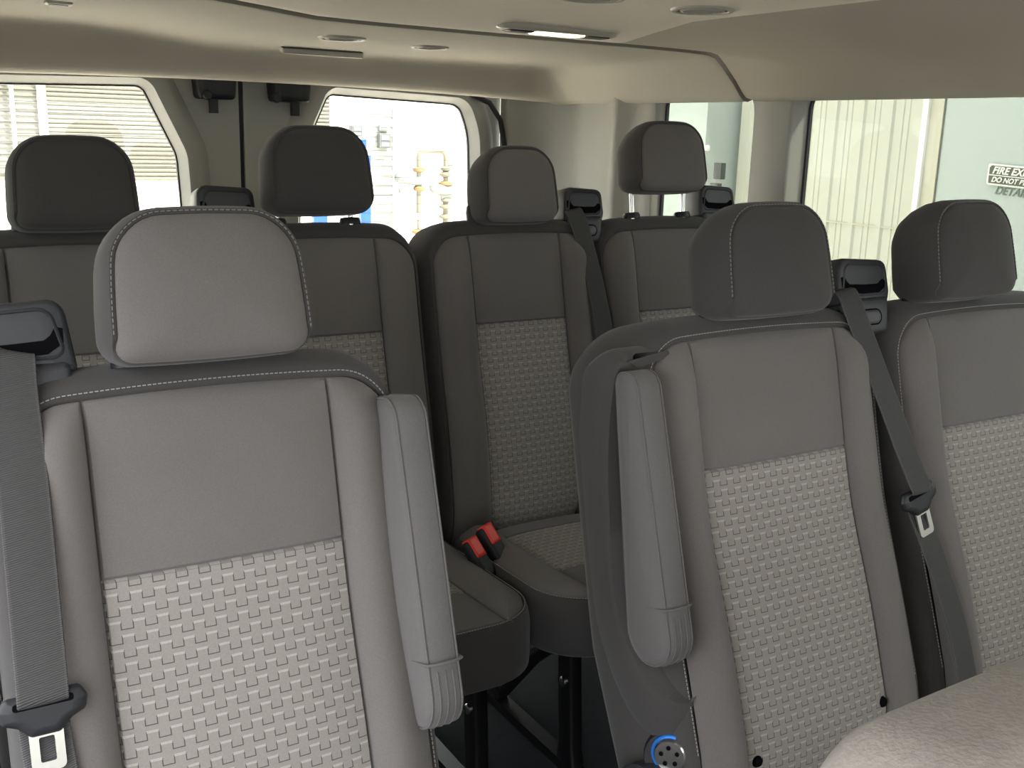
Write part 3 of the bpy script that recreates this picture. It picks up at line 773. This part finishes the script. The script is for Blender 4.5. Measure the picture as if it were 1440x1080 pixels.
# ------------------------------------------------------------------ seats
seats = {}
GA = 'front row seats'; GB = 'rear bench seats'
seats['L'], XL = make_seat('A', 0.296, 'nearest grey single seat at left with folded armrest on its aisle side', GA, 0.232, 0.212, 0.135, M['light'], tower=(-0.198, 0.2, 0.135, -1), hr_w=0.113, hr_h=0.160, hr_v0=0.222, cush=(0.93, 0.47, -0.915, 0.235, 0.135, 0.28), legx=(-0.17, 0.17), belly=0.025)
seats['5'], X5 = make_seat('A', 1.131, 'aisle seat of the right pair with dark headrest and folded side armrest', GA, 0.252, 0.222, 0.149, M['dark'], tower=(0.249, 0.2, 0.125, 1), arm=-1, flare=0.03, cush=(0.93, 0.47, -0.915, 0.25, 0.149, 0.28), legx=(-0.19, 0.19), belly=0.04)
seats['6'], X6 = make_seat('A', 1.6565, 'window seat at far right with plain dark headrest, partly out of frame', GA, 0.258, 0.222, 0.149, M['dark'], cush=(0.93, 0.47, -0.915, 0.25, 0.149, 0.28), legx=(0.0,), hr_dx=-0.07, belly=0.04)
cB = (1.80, 1.385, -0.822, 0.216, 0.125, 0.25)
seats['1'], X1 = make_seat('B', 0.289, 'rear bench seat at far left in front of the shuttered window', GB, 0.217, 0.20, 0.116, M['dark'], tower=(0.272, 0.2, 0.115, 1), hr_w=0.106, hr_h=0.155, cush=cB, legx=(-0.1,), stitch=False)
seats['2'], X2 = make_seat('B', 0.7337, 'rear bench seat under the bright window with slightly raised headrest', GB, 0.217, 0.20, 0.116, M['dark'], raise_=0.022, hr_w=0.108, hr_h=0.162, cush=cB, legx=(0.12,), stitch=False)
seats['3'], X3 = make_seat('B', 1.1786, 'rear bench seat seen between the front seats, headrest pushed fully down', GB, 0.217, 0.20, 0.116, M['light'], tower=(0.203, 0.195, 0.11, 1), hr_w=0.096, hr_h=0.158, hr_v0=0.212, cush=cB, legx=(-0.115,), stitch=False)
seats['4'], X4 = make_seat('B', 1.6137, 'rear bench corner seat with headrest raised high on chrome posts', GB, 0.217, 0.20, 0.116, M['light'], raise_=0.061, tower=(0.172, 0.2, 0.115, 1), hr_w=0.106, hr_h=0.158, cush=cB, legx=(0.1,), stitch=False, hr_dx=-0.015)

armrest(seats['L'], XL, 0.188, 0.236, -0.235, 0.158, -0.05, 0.078)
armrest(seats['5'], X5, -0.287, -0.238, -0.25, 0.155, -0.052, 0.060, 0.022, 0.042)

# details on the aisle seat of the right pair
for u, v in ((-0.130, -0.418), (0.137, -0.40)):
    eb = MB(); cylinder(eb, X5 @ Matrix.Translation((u, v, SURF[seats['5'].name](u, v) + 0.001)), (0, 0, -0.01), (0, 0, 1), 0.0095, 0.007, 0.012, 16)
    eb.build('eyelet', M['slot'], seats['5'])
rc = MB(); Y = X5 @ Matrix.Translation((-0.265, -0.475, -0.03))
cylinder(rc, Y, (0, 0, 0), (-1, 0, 0), 0.075, 0.055, 0.035, 28); rcv = rc.build('recliner_cover', M['tower'], seats['5'])
BX5 = X5 @ Matrix.Translation((-0.250, -0.385, -0.005)) @ Matrix.Rotation(math.radians(38), 4, 'Y')
rb = MB(); cylinder(rb, BX5, (0, 0, 0), (-1, 0, 0), 0.024, 0.021, 0.012, 24)
rbo = rb.build('recliner_bolt', M['chrome'], seats['5'])
M['blue'] = mat('blue_anodised', (0.02, 0.16, 0.55), 0.3, 0.6)
rr_ = MB(); cylinder(rr_, BX5, (0.002, 0, 0), (-1, 0, 0), 0.029, 0.028, 0.006, 24); rr_.build('bolt_ring', M['blue'], rbo)
rr_ = MB(); cylinder(rr_, BX5, (0.02, -0.01, 0), (-1, 0, 0), 0.043, 0.040, 0.02, 24); rr_.build('bolt_housing', M['black'], rbo)
for k in range(5):
    a = 2 * PI * k / 5; hb = MB(); cylinder(hb, BX5, (-0.0105, 0.012 * math.cos(a), 0.012 * math.sin(a)), (-1, 0, 0), 0.0035, 0.003, 0.003, 8); hb.build('bolt_hole', M['slot'], rbo)
# side panel with the pocket the armrest folds into
PI_ = [(-0.245, 0.160, -0.004), (-0.266, 0.170, -0.002), (-0.278, 0.158, -0.008), (-0.281, 0.136, -0.018), (-0.283, 0.061, -0.039), (-0.284, -0.041, -0.052), (-0.284, -0.153, -0.056), (-0.284, -0.212, -0.041), (-0.282, -0.255, -0.016), (-0.272, -0.287, 0.006), (-0.252, -0.306, 0.022), (-0.228, -0.308, 0.026), (-0.210, -0.292, 0.022), (-0.205, -0.255, 0.010), (-0.205, -0.200, -0.004)]
PO_ = [(-0.248, 0.180, -0.010), (-0.262, 0.190, -0.030), (-0.272, 0.180, -0.070), (-0.278, 0.150, -0.105), (-0.280, 0.075, -0.124), (-0.280, -0.035, -0.128), (-0.280, -0.155, -0.128), (-0.280, -0.235, -0.118), (-0.280, -0.300, -0.085), (-0.276, -0.345, -0.050), (-0.262, -0.365, -0.020), (-0.238, -0.362, 0.004), (-0.218, -0.335, 0.010), (-0.212, -0.290, 0.006), (-0.210, -0.215, -0.010)]
def smooth_path(P, n=5):
    P = [Vector(p) for p in P]; out = []
    for i in range(len(P) - 1):
        p0, p1, p2, p3 = P[max(i - 1, 0)], P[i], P[i + 1], P[min(i + 2, len(P) - 1)]
        for k in range(n):
            t = k / n; out.append(0.5 * ((2 * p1) + (p2 - p0) * t + (2 * p0 - 5 * p1 + 4 * p2 - p3) * t * t + (3 * p1 - p0 - 3 * p2 + p3) * t ** 3))
    return out + [P[-1]]
A_, B_ = smooth_path(PI_), smooth_path(PO_)
pr = MB(); n_ = len(A_)
def mixv(a, b, t, out=0.0): p = a.lerp(b, t); return X5 @ Vector((p.x - out, p.y, p.z))
rows = [[X5 @ Vector((min(-0.19, a.x + 0.07), a.y + 0.01, a.z - 0.03 * max(0, min(1, (i - 40) / 15)))) for i, a in enumerate(A_)],
        [mixv(a, b, 0.0) for a, b in zip(A_, B_)], [mixv(a, b, 0.06, 0.004) for a, b in zip(A_, B_)], [mixv(a, b, 0.2, 0.005) for a, b in zip(A_, B_)],
        [mixv(a, b, 0.8, 0.003) for a, b in zip(A_, B_)], [mixv(a, b, 1.0, -0.004) for a, b in zip(A_, B_)], [mixv(a, b, 1.0, -0.04) for a, b in zip(A_, B_)]]
pr.grid(rows); pr.build('side_panel', M['dark'], seats['5'])

# ------------------------------------------------------------------ belts
def belt(X, x0, pts, lt, label, group='seat belts', lang=0.0, ls=1.0, width=0.047):
    p0 = X @ Vector(pts[0])
    root = thing('seat_belt', p0, label, 'seat belt', group)
    mb = MB(); ribbon(mb, X, pts, width); mb.build('webbing', M['belt'], root)
    if lt: latch(root, X, *lt, lang, ls)
    return root
belt(XL, 0.296, [(-0.196, 0.247, -0.022), (-0.197, 0.24, -0.008), (-0.199, 0.20, 0.0), (-0.2, 0.12, 0.018), (-0.203, 0.0, 0.034), (-0.205, -0.07, 0.046), (-0.206, -0.092, 0.0505), (-0.206, -0.099, 0.046), (-0.206, -0.106, 0.034), (-0.206, -0.13, 0.034), (-0.203, -0.2, 0.044), (-0.2, -0.32, 0.056), (-0.2, -0.45, 0.05)], (-0.206, -0.105, 0.038), 'black belt with latch hanging over the nearest single seat at left edge', ls=0.95)
belt(X5, 1.131, [(0.19, 0.247, -0.022), (0.191, 0.24, -0.01), (0.197, 0.20, 0.0), (0.215, 0.12, 0.012), (0.248, -0.01, 0.028), (0.259, -0.066, 0.039), (0.2625, -0.084, 0.0435), (0.263, -0.091, 0.04), (0.264, -0.098, 0.028), (0.268, -0.12, 0.028), (0.283, -0.2, 0.042), (0.298, -0.32, 0.062), (0.302, -0.46, 0.075)], (0.262, -0.098, 0.032), 'black belt with bright tongue hanging between the right pair of seats', lang=0.22)
belt(X3, 1.1786, [(0.165, 0.242, -0.022), (0.166, 0.235, -0.012), (0.172, 0.19, 0.002), (0.185, 0.08, 0.018), (0.198, -0.05, 0.026), (0.195, -0.2, 0.03), (0.19, -0.42, 0.02)], (0.196, -0.085, 0.032), 'black belt running down beside the headrest of the middle rear bench seat', ls=0.8)

# red-buttoned buckles between the rear bench cushions
def buckle(p, yaw, label):
    root = thing('belt_buckle', p, label, 'buckle', 'rear bench buckles')
    Y = Matrix.Translation(p) @ Matrix.Rotation(yaw, 4, 'Z') @ Matrix.Rotation(math.radians(52), 4, 'X')
    f = lambda a, b, c: Y @ Vector((a, b, c))
    mb = MB(); pillow(mb, rrect(-0.019, 0.019, -0.07, 0.024, 0.006, 4), [(0.004, -0.012), (0, -0.008), (0, 0.008), (0.004, 0.012)], f); mb.build('buckle_body', M['gasket'], root)
    rbm = MB(); pillow(rbm, rrect(-0.0155, 0.0155, -0.016, 0.0265, 0.003, 3), [(0, -0.004), (0, 0.0125), (0.002, 0.0145)], f); rbm.build('release_button', M['red'], root)
    sb = MB(); sb.tube([f(0, -0.065, 0.0), f(0, -0.11, 0.0), f(0, -0.15, -0.01)], 0.008, 8); sb.build('stalk', M['black'], root)
buckle((0.935, 1.66, -0.797), 0.5, 'red buttoned buckle nearer the aisle, left of the two on the rear bench')
buckle((0.982, 1.685, -0.786), 0.5, 'red buttoned buckle against the right cushion, right of the two on the rear bench')

# near seat whose shoulder cuts the lower right corner
M['near'] = mat('near_seat_fabric_lit', (0.27, 0.25, 0.22), 0.95, bump=(220, 0.002), vary=0.22, vscale=90)  # seat cloth lightened, strong light from the front put into its colour
ROWS['F'] = (0.30, -0.628, 0.2)
seats['F'], XF = make_seat('F', 0.832, 'soft grey seat shoulder closest to the camera in the lower right corner', None, 0.30, 0.275, 0.17, M['light'], name='near_seat', stitch=False, R=0.08, head=False, cush=(0.17, -0.3, -0.93, 0.28, 0.17, 0.28), legx=(-0.2, 0.2))

for c_ in seats['F'].children:
    if c_.name.split('.')[0] in ('backrest_shell', 'upper_panel', 'side_bolster'): c_.data.materials[0] = M['near']

# ------------------------------------------------------------------ ceiling fittings
M['throat'] = mat('vent_throat_brown', (0.06, 0.052, 0.043), 0.8)
def vent(c, r, label, tilt=0.0):
    root = thing('ceiling_vent', c, label, 'air vent', 'round ceiling vents')
    c = Vector(c)
    def lathe(prof, name, m, n=36):
        mb = MB(); mb.grid([[c + Vector((rr * math.cos(t), rr * math.sin(t), zz)) for t in [2 * PI * j / n for j in range(n)]] for rr, zz in prof], close=True)
        return mb.build(name, m, root)
    lathe([(r, 0.004), (r * 0.99, -0.001), (r * 0.92, -0.004), (r * 0.82, -0.0035), (r * 0.79, 0.002)], 'bezel', M['vent'])
    lathe([(r * 0.70, 0.002), (r * 0.69, -0.003), (r * 0.65, -0.0042), (r * 0.61, -0.003), (r * 0.60, 0.002)], 'inner_ring', M['vent'])
    lathe([(r * 0.80, 0.002), (r * 0.79, -0.0012), (r * 0.3, -0.0018), (0.0005, -0.0018)], 'throat', M['throat'])
    for k in range(-2, 3):
        y = k * r * 0.24; hw = math.sqrt(max(0.0, (r * 0.6) ** 2 - y * y))
        bb = MB(); bb.box((-hw, -0.003, -0.001), (hw, 0.003, 0.001), Matrix.Translation(c + Vector((0, y, -0.0025))) @ Matrix.Rotation(0.3, 4, 'X')); bb.build('blade', M['vent'], root, smooth=False)
vent((1.395, 1.625, 0.243), 0.062, 'round ceiling vent nearest the right wall, ahead of the seam')
vent((1.14, 1.63, 0.2445), 0.062, 'round ceiling vent cut by the top edge of the photo')
vent((0.968, 2.40, 0.2085), 0.057, 'round rear ceiling vent above the rear door gap')
vent((1.228, 2.46, 0.2085), 0.049, 'round rear ceiling vent further right behind the seam')

M['lamp'] = bpy.data.materials.new('warm_lamp'); M['lamp'].use_nodes = True
_b = M['lamp'].node_tree.nodes['Principled BSDF']; _b.inputs['Emission Color'].default_value = (1.0, 0.80, 0.52, 1); _b.inputs['Emission Strength'].default_value = 1.6; _b.inputs['Base Color'].default_value = (0.8, 0.75, 0.65, 1)
dl = thing('dome_light', (1.285, 1.97, 0.236), 'long ceiling lamp with its middle lens glowing warm', 'ceiling lamp')
Y = Matrix.Translation((1.287, 1.965, 0.222))
f = lambda a, b, c: Y @ Vector((a, b, -c))
mb = MB(); pillow(mb, rpoly([(-0.15, -0.038), (0.13, -0.034), (0.16, 0.0), (0.15, 0.034), (-0.13, 0.034), (-0.16, 0.0)], 0.028, 6), [(0, -0.016), (0.0, 0.0), (0.004, 0.006), (0.012, 0.009)], f); mb.build('bezel', M['vent'], dl)
mb = MB(); pillow(mb, rrect(-0.062, 0.062, -0.018, 0.026, 0.006, 4), [(0, 0.004), (0, 0.0105), (0.003, 0.0125)], f); mb.build('glowing_lens', M['lamp'], dl)
for a0, a1 in ((-0.13, -0.068), (0.068, 0.128)):
    mb = MB(); pillow(mb, rrect(a0, a1, -0.018, 0.022, 0.006, 4), [(0, 0.004), (0, 0.0105), (0.003, 0.012)], f); mb.build('side_lens', M['tower'], dl)
rs = thing('ceiling_slot', (1.06, 2.79, 0.2), 'flat slotted strip in the rear header above the door gap', 'trim strip')
mb = MB(); Y = Matrix.Translation((1.065, 2.782, 0.1985)) @ Matrix.Rotation(0.3, 4, 'X')
pillow(mb, rrect(-0.115, 0.115, -0.013, 0.013, 0.006, 4), [(0, 0.01), (0, -0.003), (0.003, -0.005)], lambda a, b, c: Y @ Vector((a, b, c))); mb.build('frame', M['vent'], rs)
mb = MB(); pillow(mb, rrect(-0.104, 0.104, -0.007, 0.007, 0.003, 4), [(0, 0.0), (0, -0.0062)], lambda a, b, c: Y @ Vector((a, b, c))); mb.build('lens', M['liner'], rs)
hk = thing('ceiling_hook', (0.355, 2.41, 0.236), 'small clip on the ceiling at the top left edge', 'clip')
mb = MB(); Y = Matrix.Translation((0.355, 2.41, 0.236)); pillow(mb, rrect(-0.026, 0.026, -0.018, 0.018, 0.006, 4), [(0, 0.008), (0, -0.002), (0.003, -0.004)], lambda a, b, c: Y @ Vector((a, b, c))); mb.build('frame', M['vent'], hk)
mb = MB(); pillow(mb, rrect(-0.018, 0.018, -0.010, 0.010, 0.004, 4), [(0, 0.0), (0, -0.0052)], lambda a, b, c: Y @ Vector((a, b, c))); mb.build('flap', M['gasket'], hk)

# ------------------------------------------------------------------ outside
M['siding'] = mat('cream_metal_siding', (0.55, 0.55, 0.465), 0.5, vary=0.05, vscale=2)
M['panel'] = mat('pale_green_door_paint', (0.45, 0.505, 0.475), 0.5, vary=0.03, vscale=1)
M['jamb'] = mat('jamb_beige', (0.55, 0.53, 0.42), 0.6)
M['white'] = mat('white_siding', (0.82, 0.82, 0.78), 0.5)
M['shut'] = mat('shutter_grey', (0.105, 0.102, 0.085), 0.5)
M['ground'] = mat('pale_concrete', (0.76, 0.72, 0.64), 0.9, vary=0.1, vscale=3)
M['sign'] = mat('sign_olive', (0.11, 0.12, 0.09), 0.6)
M['signw'] = mat('sign_white', (0.85, 0.85, 0.80), 0.6)
M['letter'] = mat('faded_lettering', (0.17, 0.21, 0.18), 0.6)
M['pipe'] = mat('beige_pipe_paint', (0.12, 0.11, 0.08), 0.5)
M['rust'] = mat('rusty_flange', (0.17, 0.095, 0.035), 0.7)
M['meter'] = mat('grey_meter_paint', (0.13, 0.145, 0.14), 0.5)
M['bluep'] = mat('blue_paint', (0.0, 0.045, 0.30), 0.4)
M['gbox'] = mat('grey_box', (0.07, 0.075, 0.075), 0.6)
M['column'] = mat('column_grey_boards', (0.24, 0.25, 0.225), 0.6)
GZ = -1.75
M['asphalt'] = mat('dark_asphalt', (0.07, 0.07, 0.07), 0.9, vary=0.25, vscale=6)
mb = MB(); mb.box((-40, -30, GZ - 0.1), (40, 40, GZ)); struct(mb, 'ground', M['asphalt'], smooth=False)
mb = MB(); mb.box((-6, 3.4, GZ), (12, 12.9, GZ + 0.02)); struct(mb, 'ground_bounce_apron', M['ground'], smooth=False)  # unseen pale apron, added to bounce daylight up onto the rear ceiling

# building along the right side: ribbed metal cladding, pale door panels
BX = 5.0; S = BX / 3.6
sb_root = MB(); 
sb_root.box((BX, 2.76 * S + 0.06, GZ), (BX + 0.3, 3.86 * S, 1.6)); bw = sb_root.build('side_building', M['siding'], None, smooth=False)
bw['label'] = 'cream ribbed metal building wall beyond the right side windows'; bw['category'] = 'building'
def rib(y, wd, h=0.014):
    mb = MB(); P = [(-wd / 2, 0), (-wd * 0.3, h), (wd * 0.3, h), (wd / 2, 0)]
    mb.grid([[(BX - b, y + a, z) for a, b in P] for z in (GZ, 1.6)]); mb.build('rib', M['siding'], bw, smooth=False)
y = 2.83 * S
while y < 3.85 * S:
    rib(y, 0.055); rib(y + 0.085, 0.022, 0.005); rib(y + 0.125, 0.022, 0.005); y += 0.205
mb = MB(); mb.box((BX - 0.012, 2.80 * S, -0.468), (BX + 0.002, 3.86 * S, -0.46)); mb.build('lap_joint', M['jamb'], bw, smooth=False)
# white edge flashing and jamb, then the pale door field
mb = MB(); mb.box((BX - 0.05, 2.775 * S, GZ), (BX + 0.1, 2.80 * S, 1.6)); mb.build('edge_flashing', M['white'], bw, smooth=False)
mb = MB(); mb.box((BX - 0.03, 2.715 * S, GZ), (BX + 0.1, 2.775 * S, 1.6)); mb.build('door_jamb', M['jamb'], bw, smooth=False)
pd = MB(); pd.box((BX - 0.02, 1.0, GZ), (BX + 0.1, 2.712 * S, 1.6)); pdo = pd.build('shop_door', M['panel'], None, smooth=False); pdo['label'] = 'pale green door panel carrying a fire exit sign, beyond the right window'; pdo['category'] = 'door'
gp = MB(); gp.box((BX - 0.021, 2.712 * S - 0.006, GZ), (BX + 0.1, 2.712 * S, 1.6)); gp.build('door_gap', M['letter'], pdo, smooth=False)
pd = MB(); pd.box((BX - 0.25, 3.90 * S, GZ), (BX + 0.2, 9.0, 1.6)); p2 = pd.build('pale_container', M['panel'], None, smooth=False); p2['label'] = 'pale blue grey metal panel seen through the narrow second side window'; p2['category'] = 'building'
for (ya, za) in ((3.965, -0.145), (3.985, -0.245)):
    mb = MB(); k = (BX - 0.25) / 3.6
    mb.box((BX - 0.29, ya * k - 0.03, za * k - 0.055), (BX - 0.25, ya * k + 0.04, za * k + 0.05)); mb.build('square_plate', M['gbox'], p2, smooth=False)
mb = MB(); cylinder(mb, Matrix.Translation((BX - 0.25, 4.08 * 1.32, -0.05)), (0, 0, 0), (-1, 0, 0), 0.02, 0.015, 0.02, 10); mb.build('bolt_head', M['white'], p2)

# sign: olive plate, white border and lettering
sg = thing('wall_sign', (BX - 0.03, 3.2, -0.13), 'olive fire exit sign with white slanted capitals on the pale door', 'sign')
def sgp(a, b, c): return Vector((BX - 0.03 - c, 2.505 * S - 0.036 - a, -0.124 - 0.02 + b + -a * 0.05))
def slab(name, P, c0, c1, m, par):
    mb = MB(); pillow(mb, P, [(0, c0), (0, c1)], sgp); return mb.build(name, m, par, smooth=False)
slab('border', rrect(-0.011, 0.46, -0.040, 0.068, 0.012, 4), 0.0, 0.004, M['signw'], sg)
slab('plate', rpoly([(0.0, -0.031), (0.45, -0.031), (0.45, 0.059), (0.01, 0.059), (0.0, 0.047)], 0.004, 2), 0.002, 0.007, M['sign'], sg)
slab('divider', rrect(0.002, 0.448, 0.0085, 0.0135, 0.001, 2), 0.004, 0.009, M['signw'], sg)
def text(body, a, b, size, m, par, c, shear=0.28):
    cu = bpy.data.curves.new('lettering', 'FONT'); cu.body = body; cu.size = size; cu.shear = shear; cu.extrude = 0.0012; cu.offset = size * (0.03 if body != 'DETAIL' else 0.012); cu.space_character = 1.02
    o = bpy.data.objects.new('lettering', cu); COL.objects.link(o); o.parent = par
    p = sgp(a, b, c) - world_loc(par)
    R_ = Matrix(((0, 0, -1, p.x), (-0.99875, -0.05, 0, p.y), (-0.05, 0.99875, 0, p.z), (0, 0, 0, 1)))
    o.matrix_local = R_
    cu.materials.append(m)
    bpy.context.view_layer.update()
    me = bpy.data.meshes.new_from_object(o.evaluated_get(bpy.context.evaluated_depsgraph_get()))
    t = bpy.data.objects.new('lettering', me); COL.objects.link(t); t.parent = par; t.matrix_local = R_
    bpy.data.objects.remove(o)
    if not me.materials: me.materials.append(m)
text('FIRE EXIT', 0.018, 0.020, 0.050, M['signw'], sg, 0.009)
text('DO NOT BLOCK', 0.018, -0.0225, 0.036, M['signw'], sg, 0.009)
text('DETAIL', 0.036, -0.083, 0.055, M['letter'], sg, -0.006)

# building behind: white lap siding, shutter, pipes
RY = 13.0; K = RY / 8.0
rbm = MB(); rbm.box((-8, RY, GZ), (14, RY + 0.3, 3.0)); rbd = rbm.build('rear_building', M['white'], None, smooth=False); rbd['label'] = 'bright white building behind the van with grey roller shutter'; rbd['category'] = 'building'
mb = MB(); rows = []
x0, x1 = 1.05 * K, 3.1 * K; z = -0.40 * K
while z < 0.6:
    for dz, dy in ((0.0, 0.0), (0.006, -0.012), (0.022, -0.022), (0.036, -0.022), (0.048, -0.004)): rows.append([(x0, RY - 0.06 + dy, z + dz), (x1, RY - 0.06 + dy, z + dz)])
    z += 0.0485
mb.grid(rows); mb.build('roller_shutter', M['shut'], rbd, smooth=False, kind='stuff')
mb = MB(); mb.box((0.995 * K, RY - 0.09, GZ), (1.05 * K, RY, 0.8)); mb.build('shutter_jamb', M['jamb'], rbd, smooth=False)
# reflection left of the jamb modelled as slanted ridges, with a standing pipe
mb = MB(); rows = []; x_ = 0.3 * K
z = -0.4 * K
while z < 0.6: 
    for dz, dy in ((0, 0), (0.01, -0.014), (0.04, -0.014), (0.05, 0.0)): rows.append([(0.2 * K, RY - 0.03 + dy, z + dz), (0.995 * K, RY - 0.03 + dy, z + dz * 0.6)])
    z += 0.07
mb.grid(rows); mb.build('reflection_ridges', M['shut'], rbd, smooth=False, kind='stuff')
mb = MB(); mb.tube([(0.83 * K, RY - 0.12, GZ), (0.835 * K, RY - 0.12, 0.8)], 0.022, 8); mb.build('standing_pipe', M['white'], rbd)
# grey column with lap boards
zc = -1.2 * K
while zc < 0.17 * K:
    mb = MB(); x0, x1 = 3.43 * K, 3.645 * K
    mb.grid([[(x, RY - 0.04 - d, z) for x in (x0, x1)] for z, d in ((zc, 0.0), (zc, 0.022), (zc + 0.125, 0.004))]); mb.build('board', M['meter'] if zc > 0.09 * K else M['column'], rbd, smooth=False)
    zc += 0.1255
mb = MB(); mb.box((3.645 * K, RY - 0.07, GZ), (3.66 * K, RY, 0.18 * K)); mb.build('corner_trim', M['jamb'], rbd, smooth=False)
def boxed(name, a0, a1, b0, b1, dep, m, label, cat):
    o = thing(name, ((a0 + a1) / 2 * K, RY - 0.06, b0 * K), label, cat)
    mb = MB(); pillow(mb, rrect(a0 * K, a1 * K, b0 * K, b1 * K, 0.012, 3), [(0.004, RY - 0.06 - dep), (0, RY - 0.055 - dep), (0, RY - 0.03)], lambda a, b, c: (a, c, b)); mb.build('housing', m, o)
    mb = MB(); mb.box((a0 * K + 0.025, RY - 0.066 - dep, b0 * K + 0.02), (a1 * K - 0.025, RY - 0.06 - dep, b0 * K + (b1 - b0) * K * 0.42)); mb.build('cover', M['meter'], o, smooth=False)
    mb = MB(); mb.box((a0 * K + 0.025, RY - 0.066 - dep, b0 * K + (b1 - b0) * K * 0.55), (a1 * K - 0.025, RY - 0.06 - dep, b1 * K - 0.02)); mb.build('cover', M['meter'], o, smooth=False)
boxed('electric_box', 3.508, 3.605, -0.135, -0.02, 0.08, M['gbox'], 'lower grey meter box on the boarded strip behind', 'electric box')
boxed('electric_box', 3.515, 3.600, 0.0, 0.05, 0.05, M['meter'], 'small pale box above the grey meter box behind', 'electric box')
boxed('electric_box', 3.27, 3.36, -0.05, 0.035, 0.08, M['gbox'], 'grey box half hidden by the raised headrest behind', 'electric box')
# gas meter set
gm = thing('gas_meter', (3.9 * K, RY - 0.3, GZ), 'beige gas pipes and meter standing outside the right rear window', 'gas meter')
gy = RY - 0.35
def gp_(a, b): return (a * K, gy, b * K)
def ptube(name, pts, r, m=None, par=gm):
    mb = MB(); mb.tube([gp_(*p) for p in pts], r, 10); return mb.build(name, m or M['pipe'], par)
zb = GZ / K
ptube('riser_pipe', [(3.795, zb), (3.797, -0.7)], 0.02); ptube('riser_pipe', [(3.797, -0.65), (3.797, -0.2), (3.80, -0.165), (3.83, -0.148), (4.0, -0.148), (4.03, -0.165), (4.04, -0.2), (4.04, -0.33)], 0.036)
ptube('outlet_pipe', [(4.042, -0.33), (4.046, zb)], 0.038)
ptube('side_pipe', [(4.04, -0.255), (4.12, -0.25), (4.14, -0.27), (4.146, -0.34), (4.15, zb)], 0.027)
for a, b, r, m in ((3.797, -0.30, 0.085, 'rust'), (3.797, -0.45, 0.085, 'rust'), (3.797, -0.62, 0.035, 'pipe'), (3.795, -0.80, 0.09, 'rust'), (3.795, -0.88, 0.07, 'pipe'), (4.042, -0.29, 0.075, 'pipe'), (4.042, -0.335, 0.095, 'pipe'), (4.042, -0.41, 0.10, 'rust'), (4.044, -0.545, 0.075, 'pipe'), (4.044, -0.60, 0.095, 'pipe'), (4.044, -0.68, 0.095, 'pipe'), (4.046, -0.77, 0.10, 'rust'), (4.046, -0.85, 0.09, 'pipe'), (4.142, -0.31, 0.05, 'pipe')):
    mb = MB(); c = gp_(a, b)
    mb.tube([(c[0], c[1], c[2] - 0.035), (c[0], c[1], c[2] - 0.012), (c[0], c[1], c[2] + 0.012), (c[0], c[1], c[2] + 0.035)], [r * 0.6, r, r, r * 0.6], 12); mb.build('flange', M[m], gm)
mb = MB(); mb.tube([gp_(3.59, -0.365), gp_(3.61, -0.365), gp_(3.68, -0.36), gp_(3.72, -0.385), gp_(3.81, -0.39)], [0.05, 0.08, 0.085, 0.06, 0.075], 14); mb.build('regulator', M['meter'], gm)
mb = MB(); mb.tube([gp_(3.62, -0.465), gp_(3.74, -0.46)], 0.035, 10); mb.build('regulator_cap', M['meter'], gm)
ptube('relief_pipe', [(3.70, -0.255), (3.735, -0.28), (3.76, -0.32)], 0.01)
mb = MB(); mb.tube([gp_(3.90, -0.445), gp_(3.93, -0.445), gp_(3.96, -0.455), gp_(4.0, -0.46), gp_(4.12, -0.465), gp_(4.13, -0.47)], [0.04, 0.075, 0.06, 0.095, 0.09, 0.03], 14); mb.build('meter_body', M['meter'], gm)
mb = MB(); mb.tube([gp_(4.0, -0.51), gp_(4.1, -0.505)], 0.05, 12); mb.build('meter_base', M['meter'], gm)
# blue rack
bl = thing('blue_rack', (3.1 * K, RY - 0.8, GZ), 'blue steel rack standing behind the van, seen below a headrest', 'rack')
for a0, a1 in ((2.758, 2.836), (2.964, 3.080), (3.367, 3.456)):
    kk = (RY - 0.8) / 8.0; mb = MB(); mb.box((a0 * kk, RY - 0.84, GZ), (a1 * kk, RY - 0.76, -0.3)); mb.build('upright', M['bluep'], bl, smooth=False)
kk = (RY - 0.8) / 8.0
mb = MB(); mb.box((2.7 * kk, RY - 0.83, -0.135 * kk), (3.42 * kk, RY - 0.77, -0.07 * kk)); mb.build('beam', M['bluep'], bl, smooth=False)
mb = MB(); mb.box((2.7 * kk, RY - 0.82, -0.32), (2.76 * kk, RY - 0.78, -0.07 * kk)); mb.build('hanger', M['bluep'], bl, smooth=False)
